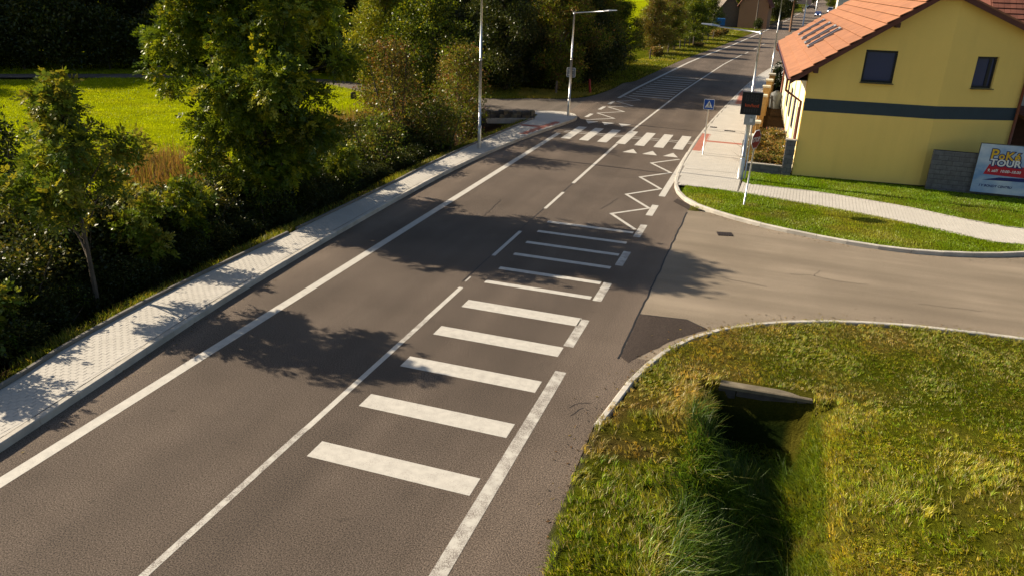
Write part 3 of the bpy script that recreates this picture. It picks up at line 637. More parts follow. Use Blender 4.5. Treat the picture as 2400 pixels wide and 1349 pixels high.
# neighbour's tiled roof behind, block walls, poster
nb = empty('neighbour_house', (21.0, 57, 0), .1 + math.pi / 2, 'neighbouring house with weathered red tile roof behind the yellow house', 'house')
MB().box((0, 0, 2.6), (9, 20, 5.2)).build('wall', 'stucco_white', nb)
rr = MB(); rr.raw([(-5, -10.4, 5.0), (5, -10.4, 5.0), (5, 10.4, 5.0), (-5, 10.4, 5.0), (0, -10.4, 10.2), (0, 10.4, 10.2)], [(0, 4, 5, 3), (1, 2, 5, 4), (0, 1, 4), (2, 3, 5)]); nrf = rr.build('roof', 'roof_brown', nb)
bt = MB().box((0, 0, 0), (.36, .3, .05)).mesh('tile', 'roof_red')
sl_a = math.atan2(5.2, 5); cnt = 0
for i in range(19):
    for j in range(15):
        t_ = (i + .5) / 19; o = link('tile', bt, nrf); o.location = (-5 + 5 * t_, 10.2 - j * .315, 5.0 + 5.2 * t_ + .05); o.rotation_euler = (0, -sl_a + .12, 0)
PW, QW = Vector((6.70, 36.45, 0)), Vector((10.54, 36.55, 0)); wa = math.atan2(QW.y - PW.y, QW.x - PW.x)
def block_wall(name, loc, rz, L, rows, label, skip=None, bl=.39, bh=.19, th=.2, start=0):
    o = empty(name, loc, rz, label, 'wall'); H = rows * (bh + .012)
    MB().box((L / 2, 0, H / 2 - .002), (L - .03, th - .03, H - .02)).build('mortar_core', 'mortar', o); cache = {}
    for r_ in range(rows):
        x = 0.0 if r_ % 2 == 0 else -bl / 2
        while x < L - .01:
            x0, x1 = max(0, x), min(L, x + bl); x += bl + .012
            if x1 - x0 < .05 or (skip and skip(x0, r_)): continue
            k = round(x1 - x0, 3)
            if k not in cache: cache[k] = MB().cbox((0, 0, 0), (k, th, bh), .008).mesh('block', 'block_grey')
            q = link('block', cache[k], o); q.location = ((x0 + x1) / 2, random.uniform(-.004, .004), r_ * (bh + .012) + bh / 2)
    return o
bw = block_wall('block_wall', PW, wa, 4.6, 9, 'grey concrete block wall beside the event poster', lambda x, r_: x > 2.4 and r_ > 1)
lw = block_wall('garden_wall', (-.78, 36.42, .05), .0, 1.55, 2, 'low grey block wall edging the dry garden')
MB().box((.775, 0, .43), (1.6, .26, .05)).build('coping', 'concrete', lw)
gp = block_wall('gate_pillar', (.76, 36.42, .05), .0, .42, 8, 'narrow grey block pillar at the house corner', th=.36)
MB().box((.21, 0, 1.645), (.48, .42, .05)).build('cap', 'concrete', gp)
pb = empty('event_poster', PW + Vector((1.66, -.18, 0)), wa, 'large sky blue event poster board leaning beside the grey block wall', 'poster')
BW, BZ0, BZ1 = 2.75, .24, 2.27
MB().box((BW / 2, 0, (BZ0 + BZ1) / 2), (BW, .04, BZ1 - BZ0)).build('board', 'poster_sky', pb)
fr = MB(); [fr.box(c_, d_) for c_, d_ in (((BW / 2, -.005, BZ1 + .012), (BW + .04, .05, .024)), ((-.012, -.005, (BZ0 + BZ1) / 2), (.02, .05, BZ1 - BZ0)), ((BW / 2, -.005, BZ0 - .012), (BW + .04, .05, .024)))]; fr.build('frame', 'steel_dark', pb)
for x in (.3, 1.9): MB().box((x, .05, 1.0), (.06, .05, 2.0)).build('post', 'steel_dark', pb)
def text(body, size, loc, mat, parent, rx=90, sx=1.0, shear=0, off=0, ext=.0012, name='lettering', align='LEFT', bold=0):
    cu = bpy.data.curves.new(name, 'FONT'); cu.body = body; cu.size = size; cu.extrude = ext; cu.shear = shear; cu.offset = off; cu.align_x = align; cu.resolution_u = 3
    to = bpy.data.objects.new(name, cu); C.objects.link(to); dg = bpy.context.evaluated_depsgraph_get(); dg.update()
    me = bpy.data.meshes.new_from_object(to.evaluated_get(dg)); bpy.data.objects.remove(to); me.materials.clear(); me.materials.append(MATS[mat])
    o = link(name, me, parent); o.location = loc; o.rotation_euler = (R(rx), 0, 0); o.scale = (sx, 1, 1); return o
def panel(pts, y, mat, name, parent): return MB().poly([(p[0], y, p[1]) for p in pts]).build(name, mat, parent)
panel([(.33, 1.02), (1.98, .98), (2.0, 1.42), (.47, 1.44)], -.0225, 'print_red', 'red_banner', pb)
panel([(.34, .78), (2.7, .83), (2.7, 1.15), (2.05, 1.13), (1.97, .97), (.95, .93)], -.0215, 'print_navy', 'navy_wedge', pb)
for i, (ch, x, z, sz) in enumerate((('P', .43, 1.68, .56), ('o', .74, 1.68, .40), ('K', .98, 1.66, .48), ('é', 1.32, 1.66, .46))):
    text(ch, sz, (x, -.025, z), 'print_navy', pb, off=.045, sx=1.0); text(ch, sz, (x, -.029, z), 'print_yellow', pb, off=.012)
text('TOUR', .38, (.47, -.0255, 1.40), 'print_navy', pb, off=.05, sx=1.1); text('TOUR', .38, (.47, -.0295, 1.40), 'print_white', pb, off=.012, sx=1.1)
text('9. září  10:00–18.00', .155, (.45, -.0245, 1.14), 'print_white', pb, off=.004, shear=.15)
text('I V BONDY CENTRU', .135, (.28, -.0225, .50), 'print_navy', pb, off=.004, shear=.15)

# ---------------------------------------------------------------- lamps and signs
def lamp(loc, h, arm, label, adir=0, head=True):
    o = empty('street_lamp', loc, adir, label, 'street lamp', 'galvanised street lamps along the road')
    MB().tube([(0, 0, -.1), (0, 0, .02), (0, 0, .95), (0, 0, 1.0)], [.085, .085, .085, .06], 14).build('lower_post', 'steel_galv', o, True)
    MB().tube([(0, 0, .96), (0, 0, 1.06)], .098, 14).build('collar', 'steel_galv', o, True)
    MB().tube([(0, 0, 1.0), (0, 0, h * .56)], [.066, .062], 14).build('middle_post', 'steel_galv', o, True); MB().tube([(0, 0, h * .56 - .04), (0, 0, h * .56 + .05)], .07, 14).build('collar', 'steel_galv', o, True)
    MB().tube([(0, 0, h * .56), (0, 0, h)], [.052, .045], 12).build('upper_post', 'steel_galv', o, True); MB().tube([(0, 0, h - .1), (0, 0, h + .04)], .058, 12).build('top_cap', 'steel_galv', o, True)
    MB().box((.0, -.088, .55), (.1, .012, .3)).build('service_hatch', 'steel_galv', o)
    MB().tube([(0, 0, h - .04), (arm * .8, 0, h + .12)], [.034, .028], 10).build('arm', 'steel_galv', o, True)
    hd = MB(); hd.raw([(arm * .76, -.05, h + .12), (arm * .9, -.13, h + .15), (arm * 1.1, -.12, h + .19), (arm * 1.1, .12, h + .19), (arm * .9, .13, h + .15), (arm * .76, .05, h + .12), (arm * .76, -.04, h + .17), (arm * .9, -.1, h + .215), (arm * 1.1, -.09, h + .225), (arm * 1.1, .09, h + .225), (arm * .9, .1, h + .215), (arm * .76, .04, h + .17)],
        [(0, 5, 4, 3, 2, 1), (6, 7, 8, 9, 10, 11)] + [(k, (k + 1) % 6, 6 + (k + 1) % 6, 6 + k) for k in range(6)]); hd.build('lamp_head', 'steel_galv', o)
    return o
lamp((-13.42, 35.2, .15), 7.5, 2.2, 'tall galvanised street lamp standing among the dappled footway paving')
lamp((-11.95, 46.7, .15), 6.05, 2.3, 'galvanised street lamp on the paved corner beyond the zebra crossing')
lamp((-.94, 34.6, .05), 6.2, 2.2, 'galvanised street lamp beside the speed display', math.pi)
lamp((-.73, 80.2, 0), 7.2, 2.2, 'galvanised street lamp by the dark conifer past the house', math.pi)
sp = empty('sign_plate', (-11.95, 46.78, 2.45), 0, 'rounded square sign clamped to the corner street lamp, seen from behind', 'sign')
def rsq(w_, r_, n=5):
    o = []
    for cx, cy, a0 in ((w_ / 2 - r_, w_ / 2 - r_, 0), (-w_ / 2 + r_, w_ / 2 - r_, 90), (-w_ / 2 + r_, -w_ / 2 + r_, 180), (w_ / 2 - r_, -w_ / 2 + r_, 270)):
        o += [(cx + r_ * math.cos(R(a0 + 90 * k / n)), cy + r_ * math.sin(R(a0 + 90 * k / n))) for k in range(n + 1)]
    return o
def upright(poly, y0, y1, z): # plate standing in the xz plane
    n = len(poly); v = [(p[0], y0, z + p[1]) for p in poly] + [(p[0], y1, z + p[1]) for p in poly]
    return MB().raw(v, [tuple(range(n)), tuple(reversed(range(n, 2 * n)))] + [(i, n + i, n + (i + 1) % n, (i + 1) % n) for i in range(n)])
upright(rsq(.54, .06), .0, .012, .29).build('plate', 'sign_back', sp); rim = MB().tube([(p[0], -.008, p[1] + .29) for p in rsq(.54, .06)] + [(rsq(.54, .06)[0][0], -.008, rsq(.54, .06)[0][1] + .29)], .012, 6); rim.build('rim', 'steel_galv', sp)
for z in (.15, .43): MB().box((0, -.03, z), (.34, .03, .04)).build('bracket', 'steel_galv', sp)
cs = empty('crossing_sign', (-2.98, 38.96, .125), .02, 'blue pedestrian crossing sign on a thin post beside the zebra', 'sign')
MB().tube([(0, .03, -.1), (0, .03, 2.7)], .032, 10).build('post', 'steel_galv', cs, True); MB().tube([(0, .03, 2.69), (0, .03, 2.72)], .034, 10).build('post_cap', 'sign_black', cs)
pz = 2.46; fc = upright(rsq(.5, .04), -.02, 0, pz).build('plate', 'sign_white', cs); upright(rsq(.46, .03), -.0225, -.0205, pz).build('blue_field', 'sign_blue', cs)
upright([(-.185, -.155), (.185, -.155), (0, .175)], -.0255, -.0235, pz).build('white_triangle', 'sign_white', cs)
pg = MB()   # walking figure and crossing stripes, flat print
def flat(poly, y): pg.poly([(p[0], y, pz + p[1]) for p in poly])
flat([(.012 + .021 * math.cos(a), .083 + .021 * math.sin(a)) for a in np.linspace(0, 2 * math.pi, 13)[:-1]], -.0262)
flat([(-.018, .055), (.03, .055), (.028, -.015), (-.012, -.015)], -.0262); flat([(-.014, -.01), (.012, -.01), (-.028, -.1), (-.05, -.095)], -.0264); flat([(.0, -.01), (.028, -.01), (.055, -.095), (.034, -.1)], -.0266)
flat([(-.018, .052), (-.006, .045), (-.045, -.005), (-.056, .004)], -.0268); flat([(.028, .052), (.018, .042), (.05, .0), (.06, .008)], -.027)
for x in (-.125, -.06, .005, .07): flat([(x, -.145), (x + .032, -.145), (x + .036 - x * .2, -.105), (x + .012 - x * .2, -.105)], -.0272)
pg.build('pedestrian_symbol', 'sign_black', cs)
st = empty('stop_sign', (-.53, 30.23, .1), 0, 'red octagonal STOP sign on a leaning grey post in the lawn', 'sign'); st.rotation_euler = (0, R(1.8), 0)
MB().tube([(0, .03, -.1), (0, .03, 2.9)], .032, 10).build('post', 'steel_galv', st, True)
oc = lambda r_: [(r_ * math.cos(R(22.5 + 45 * k)), r_ * math.sin(R(22.5 + 45 * k))) for k in range(8)]
sf = empty('sign_face', (0, 0, 2.57)); sf.parent = st; sf.rotation_euler = (0, 0, R(62))
bpy.data.objects.remove(sf)
pl_ = upright(oc(.37), -.02, 0, 0).build('plate', 'sign_white', st); pl_.location = (0, 0, 2.56); pl_.rotation_euler.z = R(66)
upright(oc(.345), -.024, -.021, 0).build('red_field', 'sign_red', pl_); text('STOP', .24, (0, -.026, -.085), 'sign_white', pl_, off=.004, align='CENTER', sx=.95)
sd = empty('speed_display', (-.80, 34.55, .05), .03, 'black speed display panel reading km/hod above a grey cabinet', 'sign')
MB().tube([(-.06, .06, -.1), (-.06, .06, 2.9)], .045, 12).build('post', 'steel_galv', sd, True); MB().tube([(.06, .06, -.1), (.06, .06, 2.9)], .03, 12).build('post', 'steel_galv', sd, True); MB().tube([(-.2, .1, -.1), (-.2, .1, 1.75)], .05, 12).build('short_post', 'steel_galv', sd, True)
MB().box((-.1, 0, 3.33), (.80, .14, .90)).build('panel', 'display_black', sd); f_ = MB(); [f_.box(c_, d_) for c_, d_ in (((-.1, -.01, 3.79), (.84, .17, .02)), ((-.1, -.01, 2.87), (.84, .17, .02)), ((-.51, -.01, 3.33), (.02, .17, .90)), ((.31, -.01, 3.33), (.02, .17, .90)))]; f_.build('casing', 'steel_dark', sd)
for x in (-.3, -.1, .1):
    sg = MB()
    for z in (3.485, 3.615): 
        for dx in (-.055, .055): sg.box((x + dx, -.0725, z), (.03, .004, .135))
    for z in (3.42, 3.55, 3.68): sg.box((x, -.0725, z), (.085, .004, .025))
    sg.build('digit', 'display_seg', sd)
text('km/hod', .185, (-.36, -.0735, 3.19), 'display_orange', sd, off=.003)
for k in range(6): MB().box((-.35 + k * .1, -.0725, 3.03), (.055, .004, .14)).build('message_cell', 'display_seg', sd)
MB().cbox((-.08, -.02, 2.65), (.46, .2, .42), .015).build('cabinet', 'cabinet_grey', sd); MB().box((-.02, -.123, 2.64), (.12, .006, .16)).build('cabinet_label', 'sign_white', sd); MB().box((-.02, -.127, 2.74), (.07, .012, .02)).build('cabinet_lock', 'sign_black', sd)

# ---------------------------------------------------------------- garden, fence, small street things
fn = empty('yellow_fence', (-.7, 37.2, 0), 0, 'ochre yellow fence of pillars and slats along the right footway', 'fence')
pm = MB().box((0, 0, .95), (.40, .40, 1.9)).mesh('pillar', 'pillar_ochre'); pc = MB().cbox((0, 0, 1.96), (.5, .5, .13), .03).mesh('pillar_cap', 'cap_cream')
py_ = [(0.02, 1.3), (-.05, 5.6), (.02, 11.8), (.08, 16.5), (.16, 20.5), (.26, 24.5), (.4, 28.5)]
for x, y in py_:
    p_ = link('pillar', pm, fn); p_.location = (x, y, 0 if y > 10 else -.6); c_ = link('pillar_cap', pc, p_)
slm = MB().box((0, 0, .0), (.025, .12, .85)).mesh('slat', 'pillar_ochre')
for (xa, ya), (xb, yb) in zip(py_[:-1], py_[1:]):
    L = yb - ya - .44; h0 = .3; MB().box(((xa + xb) / 2, (ya + yb) / 2, h0 / 2), (.22, L, h0)).build('plinth', 'pillar_ochre', fn)
    MB().box(((xa + xb) / 2 + .03, (ya + yb) / 2, .95), (.04, L, .06)).build('rail', 'timber_brown', fn)
    for k in range(int(L / .17)):
        t_ = (k + .5) / int(L / .17); q = link('slat', slm, fn); q.location = (xa + (xb - xa) * t_, ya + .22 + L * t_, .74)
tb = empty('planter_box', (.25, 46.9, 0), 0, 'terracotta coloured planter box in the narrow front garden', 'planter'); MB().box((0, 0, .2), (.95, .9, .4)).build('box', 'terracotta', tb); MB().box((0, 0, .41), (.85, .8, .03)).build('soil', 'soil', tb)
for x, lb in ((.72, 'cream garden lantern nearer the planter box'), (.98, 'cream garden lantern against the house wall')):
    ln_ = empty('garden_lantern', (x - .05, 45.6, .06), 0, lb, 'lantern', 'garden lanterns'); MB().box((0, 0, .2), (.15, .15, .4)).build('body', 'cap_cream', ln_); MB().raw([(-.1, -.1, .4), (.1, -.1, .4), (.1, .1, .4), (-.1, .1, .4), (0, 0, .55)], [(0, 1, 4), (1, 2, 4), (2, 3, 4), (3, 0, 4)]).build('cap', 'frame_dark', ln_)
tk = empty('rounded_container', (.05, 57.5, .05), 0, 'grey rounded tank in the shaded side yard', 'container'); MB().tube([(0, 0, 0), (0, 0, .9), (0, 0, 1.1), (0, 0, 1.2)], [.38, .42, .34, .12], 16).build('body', 'container_grey', tk, True); MB().tube([(0, 0, 1.19), (0, 0, 1.25)], .12, 12).build('lid', 'steel_dark', tk)  # unidentified covered object, built as a plain rounded container
def post(name, loc, h, r_, mat, label, cat, tilt=0, top=None):
    o = empty(name, loc, 0, label, cat); o.rotation_euler = (0, tilt, 0)
    MB().tube([(0, 0, -.25), (0, 0, h * .5), (r_ * .3, 0, h)], [r_, r_ * .95, r_ * .85], 9).build('shaft', mat, o); MB().tube([(r_ * .3, 0, h), (r_ * .3, 0, h + r_ * .5)], [r_ * .95, r_ * .4], 9).build('top', top or mat, o); return o
post('marker_post', (-13.2, 57.9, 0), 1.05, .10, 'marker_red', 'red leaning marker post at the mouth of the lane', 'post', R(-9))
post('wooden_post', (-15.47, 56.4, 0), .95, .09, 'timber_grey', 'dark wooden post in the shade left of the red marker', 'post')
post('wooden_post', (-44.4, 48.3, 0), .85, .17, 'timber_grey', 'stout wooden post on the meadow edge by the far lane', 'post')
sm_ = empty('stone_marker', (-26.9, 46.7, -.1), .5, 'dark pointed stone marker beside the lane', 'stone'); MB().raw([(-.25, -.15, -.2), (.25, -.15, -.2), (.22, .15, -.2), (-.25, .15, -.2), (-.2, -.12, .5), (.1, -.1, .75), (.08, .1, .7), (-.2, .12, .5)], [(0, 1, 5, 4), (1, 2, 6, 5), (2, 3, 7, 6), (3, 0, 4, 7), (4, 5, 6, 7)]).build('block', 'stone_dark', sm_)
# culvert headwall in the near ditch
ch = empty('culvert_headwall', (.74, 15.3, 0), .03, 'old concrete culvert headwall with dark pipe mouth in the ditch', 'culvert')
MB().cbox((0, .13, .0), (1.9, .24, .09), .02).build('coping', 'concrete_old', ch)
w_ = MB(); [w_.box(c_, d_) for c_, d_ in (((-.78, .14, -.7), (.36, .2, 1.3)), ((.80, .14, -.7), (.3, .2, 1.3)), ((.02, .14, -.12), (1.2, .2, .14)))]; w_.build('face', 'stone_dark', ch)
p_ = MB().tube([(.05, .06, -.82), (.05, 2.2, -.8)], .66, 18, False); p_.build('pipe', 'stone_dark', ch); MB().box((.05, 2.1, -.9), (1.4, .05, 1.2)).build('pipe_end', 'soil', ch)
# low stone parapet behind the left footway
pr = empty('stone_parapet', (-15.9, 43.3, 0), math.atan2(1.45, 2.5), 'low rubble parapet with concrete ledge beside the left footway', 'wall')
MB().box((1.3, 0, .05), (2.9, .45, .3)).build('ledge', 'concrete', pr)
for k in range(22):
    s_ = MB().cbox((0, 0, 0), (.24 + random.random() * .1, .3, .2 + random.random() * .12), .05).build('stone', 'stone_dark' if k % 3 else 'concrete_old', pr); s_.location = (-.1 + (k % 11) * .27, .05 + random.uniform(-.06, .06), .3 + .2 * (k // 11)); s_.rotation_euler.z = random.uniform(-.3, .3)

# ---------------------------------------------------------------- far end of the street
fy_ = [(-13.29, 89.3), (-13.0, 94.2), (-12.66, 99.1), (-12.47, 102.9), (-12.2, 106.8), (-11.95, 109.4), (-11.68, 112.4), (-11.44, 115.5), (-11.2, 119), (-10.9, 122.5), (-10.5, 126.5), (-10.05, 130.5)]
ff = empty('pasture_fence', (fy_[0][0], fy_[0][1], 0), 0, 'wooden post and wire fence along the pasture beside the road', 'fence')
fm = MB().tube([(0, 0, -.3), (0, 0, 1.2)], [.085, .07], 7).mesh('post', 'timber_grey')
for x, y in fy_: q = link('post', fm, ff); q.location = (x - fy_[0][0] - .6, y - fy_[0][1], 0); q.rotation_euler = (random.uniform(-.05, .05), random.uniform(-.05, .05), 0); q.scale.z = random.uniform(.85, 1.1)
for z in (.5, .95): MB().tube([(x - fy_[0][0] - .6, y - fy_[0][1], z) for x, y in fy_], .008, 4).build('wire', 'steel_dark', ff)
def gable_house(name, loc, rz, wx, ly, he, hr, wmat, rmat, label, wins=()):
    o = empty(name, loc, rz, label, 'house')
    m = MB(); m.raw([(-wx / 2, 0, 0), (wx / 2, 0, 0), (wx / 2, ly, 0), (-wx / 2, ly, 0), (-wx / 2, 0, he), (wx / 2, 0, he), (wx / 2, ly, he), (-wx / 2, ly, he), (0, 0, hr), (0, ly, hr)], [(0, 1, 5, 8, 4), (2, 3, 7, 9, 6), (1, 2, 6, 5), (3, 0, 4, 7)]); m.build('wall', wmat, o)
    e = .45; sl2 = (hr - he) / (wx / 2); ze = he - e * sl2; r_ = MB()
    for s in (-1, 1):
        v = [(s * (wx / 2 + e), -e, ze), (0, -e, hr), (0, ly + e, hr), (s * (wx / 2 + e), ly + e, ze)]; v += [(p[0], p[1], p[2] + .15) for p in v]
        r_.raw(v, [(0, 1, 2, 3), (4, 5, 6, 7), (0, 1, 5, 4), (1, 2, 6, 5), (2, 3, 7, 6), (3, 0, 4, 7)])
    ro = r_.build('roof', rmat, o)
    for s in (-1, 1):
        for k in range(int(ly / .55) + 2): a = -e + k * .55; v = Vector((s * (wx / 2 + e), a, ze + .16)); t2 = Vector((0, a, hr + .16)); MB().tube([v, t2], .06, 4).build('roof_ridge', rmat, ro)
    for (x, z, ww, hh) in wins:
        q = MB().box((x, -.02, z), (ww, .06, hh)).build('window', 'sign_white', o); MB().box((x, -.055, z), (ww - .2, .02, hh - .2)).build('pane', 'glass_dark', q)
    return o
gable_house('old_house', (-6.6, 169.5, 0), -.05, 5.6, 9, 4.6, 9.0, 'stucco_brown', 'roof_red', 'plain brown rendered gable house beside the far road', ())
gable_house('barn', (-11.4, 171, 0), .25, 5, 8, 2.7, 6.2, 'timber_grey', 'corrugated', 'grey barn with ribbed roof left of the brown house', ())
tp = empty('blue_trailer', (-13.3, 164.5, 0), .2, 'blue box trailer parked in front of the barn', 'trailer'); MB().cbox((0, 0, 1.15), (3.4, 1.6, 1.3), .08).build('box', 'tarp_blue', tp)
for s in (-1, 1): MB().tube([(.3, s * .82, .35), (.3, s * .62, .35)], .35, 14).build('wheel', 'tyre', tp)
gw = empty('plank_gate', (-3.1, 172, 0), .1, 'pale weathered plank gate beside the brown house', 'gate')
for k in range(14): MB().box((k * .17, 0, .75), (.14, .04, 1.5)).build('plank', 'timber_grey', gw)
MB().box((1.1, .04, .4), (2.4, .05, .1)).build('rail', 'timber_grey', gw); MB().box((1.1, .04, 1.1), (2.4, .05, .1)).build('rail', 'timber_grey', gw)
gable_house('white_house', (22, 330, 0), 0, 10, 12, 6, 10, 'stucco_white', 'roof_red', 'distant white house with red roof at the street end', ((-2.5, 2, 1.2, 1.6), (2.5, 2, 1.2, 1.6), (-2.5, 5, 1.2, 1.6), (2.5, 5, 1.2, 1.6)))
gable_house('pink_house', (4, 430, 0), 0, 12, 12, 6, 11, 'stucco_pink', 'roof_brown', 'distant pinkish house closing the end of the street', ((-3, 3, 1.2, 1.6), (0, 3, 1.2, 1.6), (3, 3, 1.2, 1.6)))
gable_house('cream_house', (-9, 350, 0), .1, 9, 12, 5, 9, 'stucco_cream', 'roof_red', 'distant cream house among dark trees left of the street', ((-2, 2.2, 1.2, 1.6), (2, 2.2, 1.2, 1.6)))
def pole(loc, h, r_, mat, label, arms=()):
    o = empty('utility_pole', loc, 0, label, 'pole', 'poles along the far road'); MB().tube([(0, 0, -.2), (0, 0, h)], [r_, r_ * .7], 9).build('shaft', mat, o, True)
    MB().box((0, 0, h - .3), (1.2, .08, .1)).build('cross_arm', mat, o)
    for x in (-.5, .5): MB().tube([(x, 0, h - .25), (x, 0, h - .08)], [.05, .03], 7).build('insulator', 'cap_cream', o)
    return o
pole((.77, 163.6, 0), 5.6, .22, 'timber_pole', 'thick brown wooden pole at the edge of the far road')
pole((-5.8, 166.5, 0), 9, .13, 'timber_grey', 'slim pale pole in front of the brown house')
pole((3.4, 190, 0), 9, .16, 'steel_galv', 'silver pole beyond the thick brown wooden pole')
pole((9.6, 328, 0), 11, .2, 'steel_galv', 'most distant silver pole past the blue car')
wi = MB().tube([(-30, 150, 9.0), (-18, 156, 7.3), (-5.8, 166.5, 6.6), (.77, 163.6, 5.5)], .035, 5).build('overhead_cable', 'steel_galv'); tag(wi, 'overhead cable slung to the thick brown wooden pole', 'cable')
def car(loc, rz, mat, label, van=False):
    o = empty('car', loc, rz, label, 'car'); L, W_ = 4.3, 1.75
    prof = [(-2.15, .35), (2.15, .35), (2.15, .75), (1.0, .95), (.35, 1.45), (-1.2, 1.48), (-2.0, 1.0), (-2.15, .85)] if not van else [(-2.15, .35), (2.15, .35), (2.15, .9), (1.5, 1.1), (.95, 1.75), (-2.0, 1.8), (-2.15, .9)]
    n = len(prof); v = []
    for y in (-W_ / 2, W_ / 2): v += [(p[0], y * (.82 if p[1] > 1.2 else 1), p[1]) for p in prof]
    MB().raw(v, [tuple(range(n)), tuple(reversed(range(n, 2 * n)))] + [(i, n + i, n + (i + 1) % n, (i + 1) % n) for i in range(n)]).build('body', mat, o)
    i = 3; a, b_ = Vector((prof[3][0] - .03, 0, prof[3][1] + .06)), Vector((prof[4][0] + .03, 0, prof[4][1] - .05)); q = Vector((.03, 0, .02))
    MB().raw([a + q + Vector((0, -.7, 0)), a + q + Vector((0, .7, 0)), b_ + q + Vector((0, .62, 0)), b_ + q + Vector((0, -.62, 0))], [(0, 1, 2, 3)]).build('windscreen', 'glass_dark', o)
    for s in (-1, 1): MB().box((-.4, s * .80, 1.2), (1.3, .03, .3)).build('side_window', 'glass_dark', o); MB().box((2.15, s * .6, .66), (.05, .36, .16)).build('headlight', 'headlight', o)
    for x in (-1.35, 1.35):
        for s in (-1, 1): wv = MB().tube([(x, s * .9, .32), (x, s * .68, .32)], .32, 14).build('wheel', 'tyre', o); MB().tube([(x, s * .91, .32), (x, s * .89, .32)], .18, 10).build('rim', 'chrome', wv)
    return o
car((8.4, 259, 0), -math.pi / 2 - .06, 'car_blue', 'blue car with bright headlights coming along the far road'); car((13.4, 300, .1), -math.pi / 2 - .1, 'car_white', 'white van parked beside the far road', True); car((8.5, 345, 0), .3, 'car_dark', 'dark car parked at the end of the street')

# ---------------------------------------------------------------- vegetation
def norm(a): return a / np.maximum(1e-9, np.linalg.norm(a, axis=-1, keepdims=True))
def leaves(P, D, size, kind, col, rs):
    """leaf geometry at points P with growth directions D; returns V, F (quads), C"""
    n = len(P); D = norm(D); ref = norm(rs.normal(size=(n, 3)) + np.array((0, 0, .9))); S = norm(np.cross(D, ref)); N = np.cross(S, D)
    if kind == 'simple':
        L = size * rs.uniform(.65, 1.25, (n, 1)); W = L * .30
        V = np.stack([P, P + D * L * .5 + S * W + N * L * .07, P + D * L - N * L * .10, P + D * L * .5 - S * W + N * L * .07], 1).reshape(-1, 3)
        F = np.arange(n * 4).reshape(-1, 4); return V, F, np.repeat(col, 4, 0)
    out = []; L = size * rs.uniform(.7, 1.2, (n, 1)); spec = [(.30, 1), (.30, -1), (.55, 1), (.55, -1), (.8, 1), (.8, -1), (1.0, 0)]
    for t, s in spec:
        droop = -t * t * .28; B = P + D * L * t * .8 + np.array((0, 0, 1)) * L * droop
        d = norm(D * (.55 if s else 1) + S * s * .85 + N * rs.normal(0, .18, (n, 1)) - np.array((0, 0, .25))); l = L * .42; wv = norm(np.cross(d, N + rs.normal(0, .25, (n, 3)))) * l * .26
        out.append(np.stack([B, B + d * l * .45 + wv, B + d * l, B + d * l * .45 - wv], 1))
    V = np.stack(out, 1).reshape(-1, 3); return V, np.arange(len(V)).reshape(-1, 4), np.repeat(col, 4 * len(spec), 0)
def crown(name, clumps, twigs, per, size, kind, cols, rs, spread=.2, shell=.55, droop=.0, top_light=None):
    """crown of leaf sprays: clumps = (x,y,z,rx,ry,rz); sprays sit mostly near each clump's surface"""
    cl = np.array(clumps, float); wgt = (cl[:, 3] * cl[:, 4] * cl[:, 5]) ** .75; idx = rs.choice(len(cl), twigs, p=wgt / wgt.sum())
    u = norm(rs.normal(size=(twigs, 3))); r_ = (shell + (1 - shell) * rs.random((twigs, 1)) ** .6) * rs.uniform(.85, 1.12, (twigs, 1)); r_ = np.where(rs.random((twigs, 1)) < .22, r_ * rs.uniform(.3, .9, (twigs, 1)), r_)
    T = cl[idx, :3] + u * r_ * cl[idx, 3:6]
    cc = np.array(cols, float); tc = cc[rs.choice(len(cc), twigs, p=np.array([1.0 / (1 + .0 * i) for i in range(len(cc))]) / len(cc))] * rs.uniform(.75, 1.25, (twigs, 1))
    big = vnoise(T[:, 0] + T[:, 2], T[:, 1] - T[:, 2] * .6, .8, 3)[:, None]; tc = tc * (.75 + .5 * big)
    P = np.repeat(T, per, 0); O = np.repeat(u, per, 0); P = P + rs.normal(0, spread, P.shape) * np.array((1, 1, .8))
    D = O * .8 + rs.normal(0, .6, P.shape) + np.array((0, 0, .15 - droop)); lc = np.repeat(tc, per, 0) * rs.uniform(.8, 1.2, (len(P), 1))
    V, F, Cc = leaves(P, D, size, kind, lc, rs); return np_mesh(name, V, [F], 'leaf', Cc), T, idx
def wood(name, base, clumps, T, idx, r0, rs, nb=6, lean=(0, 0), multi=1, tip=None):
    m = MB(); cl = np.array(clumps, float); top = np.array(tip) if tip is not None else cl[np.argmax(cl[:, 2])][:3]
    for k in range(multi):
        off = np.array((rs.normal(0, .25), rs.normal(0, .25), 0)) if multi > 1 else np.zeros(3)
        n = 7; ax = [np.array((0, 0, base)) + off * .3 + (top + off * 2 - np.array((0, 0, base))) * t + np.array((math.sin(t * 5 + k) * .06, math.cos(t * 4 + k) * .06, 0)) * (1 - t) * (abs(top[2]) * .15) for t in np.linspace(0, 1, n)]
        m.tube(ax, [r0 * (1 - .86 * t) * (1.25 if t == 0 else 1) for t in np.linspace(0, 1, n)], 8)
    for j, c_ in enumerate(cl):
        t = np.clip((c_[2] - base) / max(.1, top[2] - base) - .22, .12, .9); a = np.array((0, 0, base)) + (top - np.array((0, 0, base))) * t; mid = (a + c_[:3]) / 2 + np.array((0, 0, .12 * np.linalg.norm(c_[:3] - a)))
        m.tube([a, mid, c_[:3]], [r0 * .42 * (1 - t * .5), r0 * .26, r0 * .12], 6)
        for q in T[idx == j][:nb]: m.tube([c_[:3], (c_[:3] + q) / 2 + rs.normal(0, .05, 3), q], [r0 * .13, r0 * .08, r0 * .04], 4)
    return m.mesh(name, 'bark', True)
